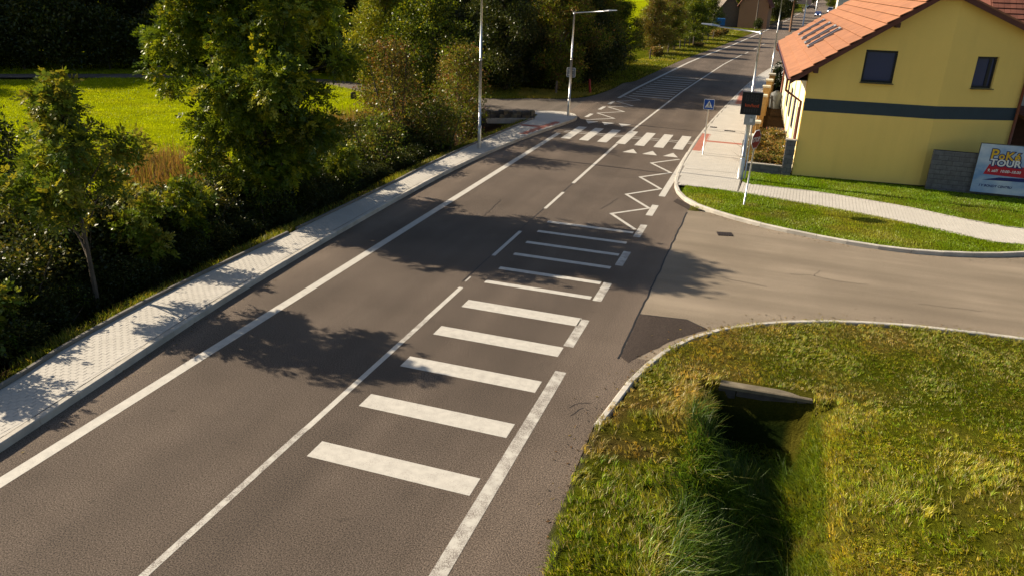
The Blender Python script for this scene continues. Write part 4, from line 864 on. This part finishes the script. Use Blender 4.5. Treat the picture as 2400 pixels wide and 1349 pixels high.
def plant(name, loc, cm, wm, label, cat, group=None, rz=0, sc=1.0, cname='crown', wname='trunk'):
    o = empty(name, loc, rz, label, cat, group); o.scale = (sc, sc, sc) if not hasattr(sc, '__len__') else sc
    link(cname, cm, o); link(wname, wm, o); return o
def rnd_clumps(n, rx, rz, z0, z1, rs, cr):
    o = []
    for k in range(n):
        t = (k + .5) / n; z = z0 + (z1 - z0) * t; env = math.sin(math.pi * min(1, .12 + t * .86)) ** .6; a = k * 2.4 + rs.uniform(-.4, .4); rr_ = rx * env * rs.uniform(.35, .8); q = cr * rs.uniform(.75, 1.2) * (.6 + .4 * env)
        o.append((math.cos(a) * rr_, math.sin(a) * rr_, z, q, q, q * rz))
    return o
ASH = [(.125, .175, .012), (.20, .24, .014), (.31, .30, .018), (.075, .12, .012), (.145, .20, .012), (.095, .14, .012)]
ASH2 = [(.20, .23, .022), (.15, .21, .018), (.27, .25, .03), (.12, .18, .018)]
DARK = [(.032, .050, .010), (.046, .064, .012), (.06, .074, .014), (.025, .040, .010), (.075, .075, .018)]  # leaf colours lowered, so the thicket's deep shade is partly in the foliage colour
AUT = [(.14, .135, .025), (.20, .16, .035), (.11, .13, .018), (.25, .17, .04), (.10, .12, .018), (.19, .085, .03)]
YEL = [(.29, .28, .02), (.24, .25, .02), (.18, .20, .02), (.32, .28, .025)]
ORA = [(.22, .14, .03), (.17, .14, .03), (.12, .12, .025), (.26, .16, .035)]
# the tall ash and the young ash by the footway
def tree_clumps(n, env, cr, rs, off=(0, 0)):
    """irregular clumps inside a crown envelope env = [(z, radius), ...]"""
    Z, Rr = zip(*env); o = []
    for k in range(n):
        t = (k + rs.uniform(.1, .9)) / n; z = Z[0] + (Z[-1] - Z[0]) * t; er = np.interp(z, Z, Rr); a = k * 2.399 + rs.uniform(-.5, .5); rr_ = er * (rs.uniform(.45, 1.0) if k % 4 else rs.uniform(0, .35)); q = cr * rs.uniform(.65, 1.35)
        o.append((off[0] * t + math.cos(a) * rr_, off[1] * t + math.sin(a) * rr_, z, q * rs.uniform(.9, 1.35), q * rs.uniform(.9, 1.35), q * rs.uniform(.55, .8)))
    return o
rs = np.random.default_rng(11)
cl = tree_clumps(52, [(1.6, 1.0), (2.8, 2.5), (4.4, 3.0), (6.2, 3.1), (7.8, 2.7), (9.0, .8)], .78, rs)
cm, T, ix = crown('crown', cl, 3000, 8, .30, 'ash', ASH, rs, .15, .4)
plant('ash_tree', (-16.9, 22.9, -.6), cm, wood('trunk', -.4, cl, T, ix, .17, rs, 5, tip=(0, 0, 8.6)), 'large ash tree with yellowing leaves rising behind the footway thicket', 'tree')
rs = np.random.default_rng(12)
cl = tree_clumps(17, [(2.5, .9), (3.1, .95), (3.9, 1.05), (4.8, .75), (5.6, .2)], .33, rs) + [(-.95, -.75, 3.2, .5, .5, .3), (1.0, .8, 4.2, .42, .42, .25)]
cm, T, ix = crown('crown', cl, 330, 7, .30, 'ash', ASH2, rs, .13, .4, .1)
plant('young_ash_tree', (-15.85, 13.9, -.3), cm, wood('trunk', -.5, cl, T, ix, .075, rs, 5, tip=(0, .1, 5.6)), 'slender young ash tree with brownish sprays beside the footway', 'tree')
# thicket bushes (shared meshes)
bush = []
for k in range(4):
    rs = np.random.default_rng(20 + k); cl = rnd_clumps(7, .95, .85, .55, 1.9, rs, .62)
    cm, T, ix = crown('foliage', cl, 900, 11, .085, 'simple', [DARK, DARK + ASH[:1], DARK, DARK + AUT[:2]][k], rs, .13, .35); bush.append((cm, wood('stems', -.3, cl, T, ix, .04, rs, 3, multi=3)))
rs = np.random.default_rng(31); nb_ = 0
GB = 'bushes of the roadside thicket'; LBK = ('dense dark green bush ', 'yellow flecked green bush ', 'rounded dark green bush ', 'autumn tinted bush ')
def top_z(y): return np.interp(y, [4, 9, 12, 15, 17.5, 19.5, 21.6, 25, 28, 32, 35, 38, 42], [1.6, 1.8, 1.9, 2.2, 2.1, 1.6, 1.3, 1.2, 1.0, 1.1, 1.7, 2.3, 2.2])
for row, (d, f_, st_) in enumerate(((2.0, .25, 1.25), (3.6, 1.0, 1.35), (5.4, 1.0, 1.5))):
    y = 5.0 + row * .6
    while y < (37 if row < 2 else 35):
        x = float(outer_l(y)) - d + rs.uniform(-.35, .35); zg = float(ground_z(np.array([x]), np.array([y]))[0]); tz = float(top_z(y)) * f_ + rs.uniform(-.25, .25) + .25 * (row == 1) if row else rs.uniform(.35, 1.05)
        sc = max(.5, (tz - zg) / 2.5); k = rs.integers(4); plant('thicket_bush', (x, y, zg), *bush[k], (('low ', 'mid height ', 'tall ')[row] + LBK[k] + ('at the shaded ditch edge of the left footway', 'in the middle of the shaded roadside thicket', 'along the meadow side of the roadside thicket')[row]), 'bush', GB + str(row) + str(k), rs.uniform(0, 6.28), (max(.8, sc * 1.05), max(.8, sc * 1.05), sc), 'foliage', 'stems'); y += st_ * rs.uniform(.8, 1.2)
for x, y, sc, lb in ((-16.6, 12.6, .7, 'dark bush left of the young ash trunk'), (-16.4, 13.6, .62, 'dark bush hiding the foot of the young ash'), (-16.3, 14.9, .66, 'dark bush right of the young ash trunk'), (-16.1, 21.6, .9, 'dark bush left of the large ash trunk'), (-15.9, 23.6, .85, 'dark bush hiding the foot of the large ash')):
    plant('thicket_bush', (x, y, -.85), *bush[int(x * 10) % 3], lb, 'bush', None, x, sc, 'foliage', 'stems')
# tall bush on the left edge and saplings
rs = np.random.default_rng(41); cl = rnd_clumps(9, 1.2, 1.1, 1.0, 4.2, rs, .75); cm, T, ix = crown('foliage', cl, 700, 9, .14, 'simple', DARK + ASH[:1], rs, .15, .35)
plant('tall_bush', (-21.3, 16.0, -.6), cm, wood('stems', -.3, cl, T, ix, .06, rs, 4, multi=3), 'tall dark bush standing at the meadow edge above the thicket', 'bush', None, 0, 1.0, 'foliage', 'stems')
for i, (x, y, h, lb) in enumerate(((-16.3, 16.2, 3.1, 'thin sapling right of the young ash tree'), (-16.6, 18.4, 2.7, 'thin sapling between the young ash and the large ash'), (-16.0, 11.0, 2.2, 'low leafy sapling left of the young ash tree'), (-16.2, 26.8, 2.6, 'thin sapling right of the large ash tree'), (-15.7, 9.4, 3.0, 'leafy sapling shading the nearest footway pavers'))):
    rs = np.random.default_rng(50 + i); cl = rnd_clumps(5, .5, .8, h * .45, h, rs, .42); cm, T, ix = crown('crown', cl, 130, 6, .26, 'ash', ASH if i % 2 else ASH2, rs, .14, .4); plant('sapling', (x, y, -.9), cm, wood('trunk', -.2, cl, T, ix, .035, rs, 4), lb, 'tree')
# shrubs by the lamp
for i, (x, y, h, rx, lb, cols) in enumerate(((-17.6, 34.6, 5.6, 1.9, 'broad autumn tinted shrub behind the tall street lamp', AUT), (-15.7, 38.6, 5.4, 1.6, 'tall mottled shrub overhanging the footway by the tall lamp', AUT + ASH[:2]), (-17.2, 41.6, 4.4, 1.5, 'mottled shrub beside the rubble parapet', AUT), (-16.3, 30.6, 2.6, 1.3, 'lower leafy shrub along the footway before the tall lamp', ASH[3:] + AUT[:3]), (-15.6, 35.6, 2.9, 1.2, 'rounded leafy shrub at the foot of the tall lamp', ASH[3:] + AUT[:3]))):
    rs = np.random.default_rng(60 + i); cl = tree_clumps(18, [(.6, rx * .8), (h * .4, rx), (h * .75, rx * .75), (h - .3, rx * .25)], rx * .42, rs); cm, T, ix = crown('foliage', cl, int(420 * rx * h / 4), 10, .125, 'simple', cols, rs, .17, .35)
    plant('shrub', (x, y, -.5), cm, wood('stems', -.4, cl, T, ix, .07, rs, 8, multi=3), lb, 'bush', None, 0, 1.0, 'foliage', 'stems')
# large trees: three meshes shared by the wood behind the meadow
big = {}
for k, cols in (('dark', DARK), ('green', ASH + DARK[:2]), ('yellow', YEL + ASH[:2]), ('mixed', AUT + ASH), ('orange', ORA + ASH[:1])):
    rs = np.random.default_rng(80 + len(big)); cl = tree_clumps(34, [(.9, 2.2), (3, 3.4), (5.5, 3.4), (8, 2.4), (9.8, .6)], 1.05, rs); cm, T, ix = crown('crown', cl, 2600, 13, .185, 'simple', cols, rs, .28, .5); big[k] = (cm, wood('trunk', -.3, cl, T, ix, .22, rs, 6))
rs = np.random.default_rng(99)
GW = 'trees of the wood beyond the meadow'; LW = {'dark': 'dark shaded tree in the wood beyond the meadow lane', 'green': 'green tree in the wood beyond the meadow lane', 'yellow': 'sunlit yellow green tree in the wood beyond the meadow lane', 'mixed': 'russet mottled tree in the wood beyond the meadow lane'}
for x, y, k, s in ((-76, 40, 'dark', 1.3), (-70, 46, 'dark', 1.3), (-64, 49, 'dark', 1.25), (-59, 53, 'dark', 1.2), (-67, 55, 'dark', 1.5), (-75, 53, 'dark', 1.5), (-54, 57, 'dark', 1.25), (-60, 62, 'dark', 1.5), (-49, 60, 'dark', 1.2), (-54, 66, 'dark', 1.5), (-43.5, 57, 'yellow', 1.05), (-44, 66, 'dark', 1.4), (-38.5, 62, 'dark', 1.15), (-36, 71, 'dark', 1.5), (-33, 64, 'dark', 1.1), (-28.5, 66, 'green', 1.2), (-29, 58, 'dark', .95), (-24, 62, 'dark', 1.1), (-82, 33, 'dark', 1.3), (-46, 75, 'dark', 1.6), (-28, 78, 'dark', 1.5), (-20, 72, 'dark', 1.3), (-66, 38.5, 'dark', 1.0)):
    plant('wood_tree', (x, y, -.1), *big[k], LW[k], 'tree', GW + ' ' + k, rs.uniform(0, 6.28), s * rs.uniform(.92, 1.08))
ub = []
for k in range(2):
    r2 = np.random.default_rng(160 + k); cl = rnd_clumps(9, 2.0, .8, .8, 3.6, r2, 1.1); cm, T, ix = crown('foliage', cl, 1000, 11, .17, 'simple', DARK, r2, .22, .4); ub.append((cm, wood('stems', -.3, cl, T, ix, .07, r2, 3, multi=3)))
for i, (x, y) in enumerate([(p[0] - 1.2, p[1] + 1.9 + .5 * (i % 3)) for i, p in enumerate(resample(LANE_N[iN:], 3.0)) if p[0] < -21] + [(-18.5, 60.5), (-15.2, 63.8), (-20.5, 59.0), (-16.0, 75.5), (-15.2, 68.0)]):
    plant('understorey_bush', (x, y, -.2), *ub[i % 2], 'dark shaded bush filling the foot of the wood', 'bush', 'bushes at the foot of the wood', i * 1.7, 1.0 + .25 * (i % 3), 'foliage', 'stems')
plant('wood_tree', (-24.3, 46.3, -.3), *big['yellow'], 'sunlit yellow green tree behind the broad autumn tinted shrub', 'tree', None, 1.0, .78)
plant('wood_tree', (-20.6, 45.2, -.3), *big['green'], 'green tree beside the lane behind the mottled shrubs', 'tree', None, 2.0, .74)
plant('wood_tree', (-19.5, 56.6, 0), *big['dark'], 'dark tree overhanging the grass strip across the lane', 'tree', None, 2.6, .85)
plant('wood_tree', (-16.2, 59.6, 0), *big['mixed'], 'dark mottled tree behind the red marker post', 'tree', None, .5, .85)
plant('wood_tree', (-17.8, 65.5, 0), *big['dark'], 'dark roadside tree behind the lane corner', 'tree', None, 4.0, .95)
plant('wood_tree', (-15.6, 70.5, 0), *big['mixed'], 'mottled roadside tree shading the transverse bars', 'tree', None, 5.2, .82)
plant('wood_tree', (-15.2, 77.5, 0), *big['green'], 'low roadside tree ending the dark clump before the pasture', 'tree', None, 1.4, .62)
rs = np.random.default_rng(120)
for i, (x, y, s, k, lb) in enumerate(((-14.8, 97, .62, 'orange', 'autumn orange tree first along the pasture fence'), (-14.0, 104, .55, 'mixed', 'small mottled tree second along the pasture fence'), (-15.8, 111, .7, 'orange', 'autumn orange tree third along the pasture fence'), (-12.6, 118.5, .62, 'green', 'green walnut tree with dark trunk by the pasture fence'), (-15.5, 127, .75, 'yellow', 'yellow green tree behind the fence near the barn'), (-12.2, 138, .6, 'green', 'green tree in front of the barn'))):
    plant('field_tree', (x, y, 0), *big[k], lb, 'tree', None, rs.uniform(0, 6), s)
for i, (x, y, s, k) in enumerate(((-20, 190, 1.2, 'dark'), (-2, 205, 1.0, 'dark'), (-1.5, 222, 1.1, 'dark'), (-4, 245, 1.1, 'dark'), (-9, 190, 1.1, 'dark'), (0.5, 300, .9, 'green'), (-5, 290, 1.2, 'dark'), (24, 280, 1.0, 'dark'), (30, 360, 1.3, 'dark'), (17, 390, .9, 'green'), (-12, 400, 1.5, 'dark'), (-30, 210, 1.5, 'mixed'), (-40, 160, 1.4, 'dark'), (-50, 130, 1.5, 'dark'), (-34, 120, 1.2, 'mixed'), (40, 420, 1.6, 'dark'), (-25, 260, 1.6, 'dark'), (0, 470, 1.6, 'dark'), (12, 480, 1.6, 'dark'))):
    plant('distant_tree', (x, y, 0), *big[k], {'dark': 'dark distant tree', 'green': 'light green distant tree', 'mixed': 'russet mottled distant tree'}[k] + (' left of the far road' if x < bend(y) - 8 else ' right of the far road'), 'tree', 'distant trees at the far road ' + k + (' left' if x < bend(y) - 8 else ' right'), i * 1.3, s)
# conifer and dry plants in the front garden
rs = np.random.default_rng(130); cl = [(0, 0, z, r_, r_, .35) for z, r_ in ((.4, .5), (.9, .52), (1.4, .46), (1.9, .36), (2.35, .2))]; cm, T, ix = crown('crown', cl, 420, 8, .13, 'simple', [(.02, .035, .012), (.03, .045, .014)], rs, .09, .6)
plant('conifer', (-.05, 63.5, 0), cm, wood('trunk', 0, cl, T, ix, .06, rs, 1), 'small dark conifer beside the footway past the house', 'tree')
GOLD = [(.34, .22, .06), (.42, .28, .10), (.20, .19, .04), (.30, .16, .06), (.12, .14, .03)]
for k in range(2):
    rs = np.random.default_rng(140 + k); cl = rnd_clumps(5, .25, .9, .2, .6, rs, .24); cm, T, ix = crown('foliage', cl, 150, 8, .10, 'simple', GOLD, rs, .08, .3); bush.append((cm, wood('stems', 0, cl, T, ix, .012, rs, 3, multi=3)))
for i in range(26):
    x = -.42 + (i % 3) * .5 + rs.uniform(-.15, .15); y = 37.0 + (i // 3) * .95 + rs.uniform(-.25, .25)
    plant('garden_plant', (x, y, .06), *bush[4 + i % 2], 'golden dried perennial in the front garden bed', 'plant', 'dried perennials in the garden bed', rs.uniform(0, 6), rs.uniform(.75, 1.25), 'foliage', 'stems')
for i, (x, y, lb) in enumerate(((-13.6, 92, 'tan dry shrub by the first pasture fence posts'), (-10.4, 134, 'tan dry hedge shrub at the end of the pasture fence'), (-9.8, 141, 'tan dry hedge shrub towards the brown house'), (-11, 112, 'small tan shrub midway along the pasture fence'))):
    plant('dry_shrub', (x, y, 0), *bush[4 + i % 2], lb, 'bush', None, i, (2.2, 2.6, 1.6 if i != 3 else .8), 'foliage', 'stems')
plant('hedge_shrub', (-5.2, 163.5, 0), *bush[0], 'dark clipped shrub in front of the brown house', 'bush', None, 0, 1.0, 'foliage', 'stems')

def blades(name, pts, h, wd, col, rs, lean=.45, label=None, cat='grass', segs=2):
    """grass blades: bent, tapering ribbons rooted at pts"""
    n = len(pts); P = np.column_stack([pts[:, 0], pts[:, 1], ground_z(pts[:, 0], pts[:, 1]) - .015 if pts.shape[1] == 2 else pts[:, 2]])
    a = rs.uniform(0, 2 * np.pi, n); S = np.stack([np.cos(a), np.sin(a), np.zeros(n)], 1); fl = vnoise(pts[:, 0], pts[:, 1], 1.1, 8) * 5 + rs.normal(0, .9, n); B = np.stack([np.cos(fl), np.sin(fl), np.zeros(n)], 1)
    h = h[:, None]; wd = wd[:, None]; ln = np.abs(rs.normal(lean, .25, (n, 1))); up = np.array((0, 0, 1.0))
    m1 = P + up * h * .55 + B * h * ln * .30; tp = P + up * h * (1 - .28 * np.clip(ln, 0, 1.6)) + B * h * ln
    V = np.stack([P - S * wd * .5, P + S * wd * .5, m1 + S * wd * .42, m1 - S * wd * .42, tp], 1).reshape(-1, 3)
    i = np.arange(n)[:, None] * 5; cc = np.repeat(col, 5, 0)
    o = link(name, np_mesh(name, V, [i + np.array([0, 1, 2, 3]), i + np.array([3, 2, 4])], 'grass', cc)); return tag(o, label, cat, None, 'stuff')
def scatter(n, x0, x1, y0, y1, rs, keep): 
    p = np.stack([rs.uniform(x0, x1, n), rs.uniform(y0, y1, n)], 1); return p[keep(p[:, 0], p[:, 1])]
def tufted(p, rs, s=.05): return p + rs.normal(0, s, p.shape)
soft = lambda x, y: ~is_hard(x, y)
rs = np.random.default_rng(200)
# near verge and ditch
seed = np.concatenate([scatter(30000, -2.5, 10.5, 6.3, 21.0, rs, soft), scatter(5000, .9, 3.0, 6.3, 15.2, rs, soft)]); dens = np.where(vnoise(seed[:, 0], seed[:, 1], .28, 6) + .5 * vnoise(seed[:, 0], seed[:, 1], 1.7, 5) > .95, .35, 1); seed = seed[rs.random(len(seed)) < dens]
sh_ = rs.uniform(.55, 1.35, len(seed)); p = np.repeat(seed, 8, 0); sh_ = np.repeat(sh_, 8); tone = np.repeat(rs.uniform(.4, 1.75, (len(seed), 1)) * np.column_stack([rs.uniform(.72, 1.3, len(seed)), np.ones(len(seed)), np.ones(len(seed))]), 8, 0); q = rs.normal(0, .028, p.shape); p = p + q
ok = (dist_line(p[:, 0], p[:, 1], KS) > .02) & ~((p[:, 1] > 15.2) & (p[:, 1] < 15.6) & (p[:, 0] > -.22) & (p[:, 0] < 1.7)) & (soft(p[:, 0], p[:, 1]) | (p[:, 1] < 12.6)); p, sh_, tone = p[ok], sh_[ok], tone[ok]
tall = np.clip(1 - np.abs(p[:, 0] - .4) / 1.9, 0, 1) * (p[:, 1] < 15.6) + .22 * np.clip((15.5 - p[:, 1]) / 3, 0, 1); k = .05 + .19 * tall; k = np.where((p[:, 1] > 13.8) & (p[:, 1] < 15.4) & (p[:, 0] > -.3) & (p[:, 0] < 1.7), .06, k)
hh = k * (.6 + .9 * vnoise(p[:, 0], p[:, 1], 1.6, 9)) * sh_ * rs.uniform(.7, 1.3, len(p)) + .02
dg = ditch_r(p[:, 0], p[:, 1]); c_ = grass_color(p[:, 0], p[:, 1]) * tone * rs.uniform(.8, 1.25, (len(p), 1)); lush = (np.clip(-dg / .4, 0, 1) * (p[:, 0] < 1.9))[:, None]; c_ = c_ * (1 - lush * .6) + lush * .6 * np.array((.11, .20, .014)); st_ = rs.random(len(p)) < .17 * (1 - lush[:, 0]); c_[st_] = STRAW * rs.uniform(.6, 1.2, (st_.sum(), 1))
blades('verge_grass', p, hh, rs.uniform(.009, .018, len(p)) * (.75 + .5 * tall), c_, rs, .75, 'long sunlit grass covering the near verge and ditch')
m0 = scatter(16000, -.75, 1.35, 6.5, 15.1, rs, lambda x, y: ditch_r(x, y) < -.06); m0 = m0[rs.random(len(m0)) < np.where(m0[:, 1] > 14.0, .25, 1)]
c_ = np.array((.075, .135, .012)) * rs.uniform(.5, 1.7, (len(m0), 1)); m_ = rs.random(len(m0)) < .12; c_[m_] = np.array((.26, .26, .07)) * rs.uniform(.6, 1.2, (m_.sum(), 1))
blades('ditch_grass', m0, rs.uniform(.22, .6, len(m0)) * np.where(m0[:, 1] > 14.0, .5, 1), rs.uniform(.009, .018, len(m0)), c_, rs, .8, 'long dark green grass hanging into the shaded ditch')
# lawn strips by the path
p = scatter(150000, -3.3, 11, 26.5, 36.6, rs, lambda x, y: ~is_hard(x, y) & (y < 36.5 + .1 * (x - 1.2)) & (dist_line(x, y, KR) > .16)); p = p[~((p[:, 0] < 1.1) & (p[:, 1] > 36.2))]
c_ = grass_color(p[:, 0], p[:, 1]) * rs.uniform(.7, 1.35, (len(p), 1)); kk = np.clip((p[:, 1] - 31) / 3, 0, 1)[:, None]; c_ = c_ * (1 - kk * .6) + kk * .6 * np.array((.19, .29, .012)) * rs.uniform(.6, 1.4, (len(p), 1))
c_ = c_ * np.array((1.0, 1.22, .9)); blades('lawn_grass', p, rs.uniform(.03, .10, len(p)), rs.uniform(.010, .02, len(p)), c_, rs, .5, 'short green lawn grass around the paved path')
# weedy verge of the left footway
p = scatter(90000, -16.6, -13.2, 4, 46, rs, lambda x, y: (x < outer_l(y) - .1) & (x > outer_l(y) - 1.0) & soft(x, y)); dd = outer_l(p[:, 1]) - p[:, 0]; p = p[rs.random(len(p)) < np.clip(1.3 - dd * 1.1, .1, 1) * (.35 + .65 * (vnoise(p[:, 0], p[:, 1], .8, 10) > .4))]; dd = outer_l(p[:, 1]) - p[:, 0]
c_ = np.array((.19, .22, .02)) * rs.uniform(.6, 1.4, (len(p), 1)); m_ = rs.random(len(p)) < .25; c_[m_] = DRY * rs.uniform(.7, 1.3, (m_.sum(), 1))
blades('footway_verge_grass', p, rs.uniform(.05, .2, len(p)) * (.6 + .8 * vnoise(p[:, 0], p[:, 1], 1.2, 11)), rs.uniform(.008, .016, len(p)), c_, rs, .55, 'weedy grass strip along the outer edge of the left footway')
# meadow
p = scatter(170000, -66, -19, 20, 54, rs, lambda x, y: soft(x, y) & (x < -19.5)); c_ = grass_color(p[:, 0], p[:, 1]) * rs.uniform(.75, 1.35, (len(p), 1))
blades('meadow_grass', p, rs.uniform(.05, .14, len(p)), rs.uniform(.02, .045, len(p)), c_, rs, .5, 'bright yellow green mown meadow grass')
# far verge and strip across the lane
p = np.concatenate([scatter(70000, -22, -8, 52, 165, rs, lambda x, y: soft(x, y) & (x > -16.5 + bend(y))), scatter(16000, -22, -12.8, 51, 58, rs, soft)]); c_ = (np.array((.22, .235, .018)) * rs.uniform(.7, 1.35, (len(p), 1))); m_ = vnoise(p[:, 0], p[:, 1], .4, 12) > .6; c_[m_] = c_[m_] * .4 + DRY * .7
blades('roadside_grass', p, rs.uniform(.06, .2, len(p)), rs.uniform(.03, .06, len(p)), c_, rs, .5, 'sunny roadside grass beyond the lane and along the pasture fence')
# reeds and dry stems at the meadow edge
p = np.concatenate([rs.normal((-24.3, 26.3), (1.5, 1.2), (2600, 2)), rs.normal((-22.2, 38.5), (1.6, 2.4), (3200, 2)), rs.normal((-21.5, 22.5), (.8, 1.5), (900, 2))]); p = p[soft(p[:, 0], p[:, 1]) & (p[:, 0] < -19.3)]
c_ = np.array((.24, .13, .065)) * rs.uniform(.6, 1.35, (len(p), 1)); m_ = rs.random(len(p)) < .3; c_[m_] = np.array((.16, .15, .04)) * rs.uniform(.7, 1.2, (m_.sum(), 1))
blades('dry_reeds', p, rs.uniform(.5, 1.15, len(p)), rs.uniform(.02, .035, len(p)), c_, rs, .25, 'patches of reddish dry reeds at the meadow edge', 'reeds')

# fallen leaves and grit along the kerbs
rs = np.random.default_rng(300); L_ = np.array(resample(KL, .05)); R_ = np.array(resample(KS, .03)); K_ = np.array(resample(KR[i1:], .05)); N_ = np.array(resample(NEAR, .03))
p = np.concatenate([L_ + np.column_stack([np.abs(rs.normal(0, .22, len(L_))) + .02, rs.normal(0, .05, len(L_))]), R_ + np.column_stack([-np.abs(rs.normal(0, .25, len(R_))) - .02, np.abs(rs.normal(0, .25, len(R_)))]), K_ - np.column_stack([rs.normal(0, .05, len(K_)), np.abs(rs.normal(0, .2, len(K_))) + .03]), N_ + np.column_stack([-np.abs(rs.normal(0, .2, len(N_))), rs.normal(0, .05, len(N_))])]); p = p[rs.random(len(p)) < .35]; n = len(p)
a = rs.uniform(0, 6.28, n); sz = rs.uniform(.012, .04, n); dx = np.stack([np.cos(a), np.sin(a)], 1) * sz[:, None]; dy = np.stack([-np.sin(a), np.cos(a)], 1) * sz[:, None] * .55; z = rs.uniform(.009, .022, (n, 4))
V = np.stack([p - dx, p - dy, p + dx, p + dy], 1); V = np.concatenate([V, z[:, :, None]], 2).reshape(-1, 3); cc = np.array([(.20, .11, .045), (.12, .08, .04), (.26, .19, .06), (.10, .09, .07)])[rs.integers(0, 4, n)] * rs.uniform(.6, 1.2, (n, 1))
tag(link('fallen_leaves', np_mesh('fallen_leaves', V, [np.arange(n * 4).reshape(-1, 4)], 'leaf', np.repeat(cc, 4, 0))), 'scattered brown fallen leaves along the kerbs and road edge', 'leaves', None, 'stuff')
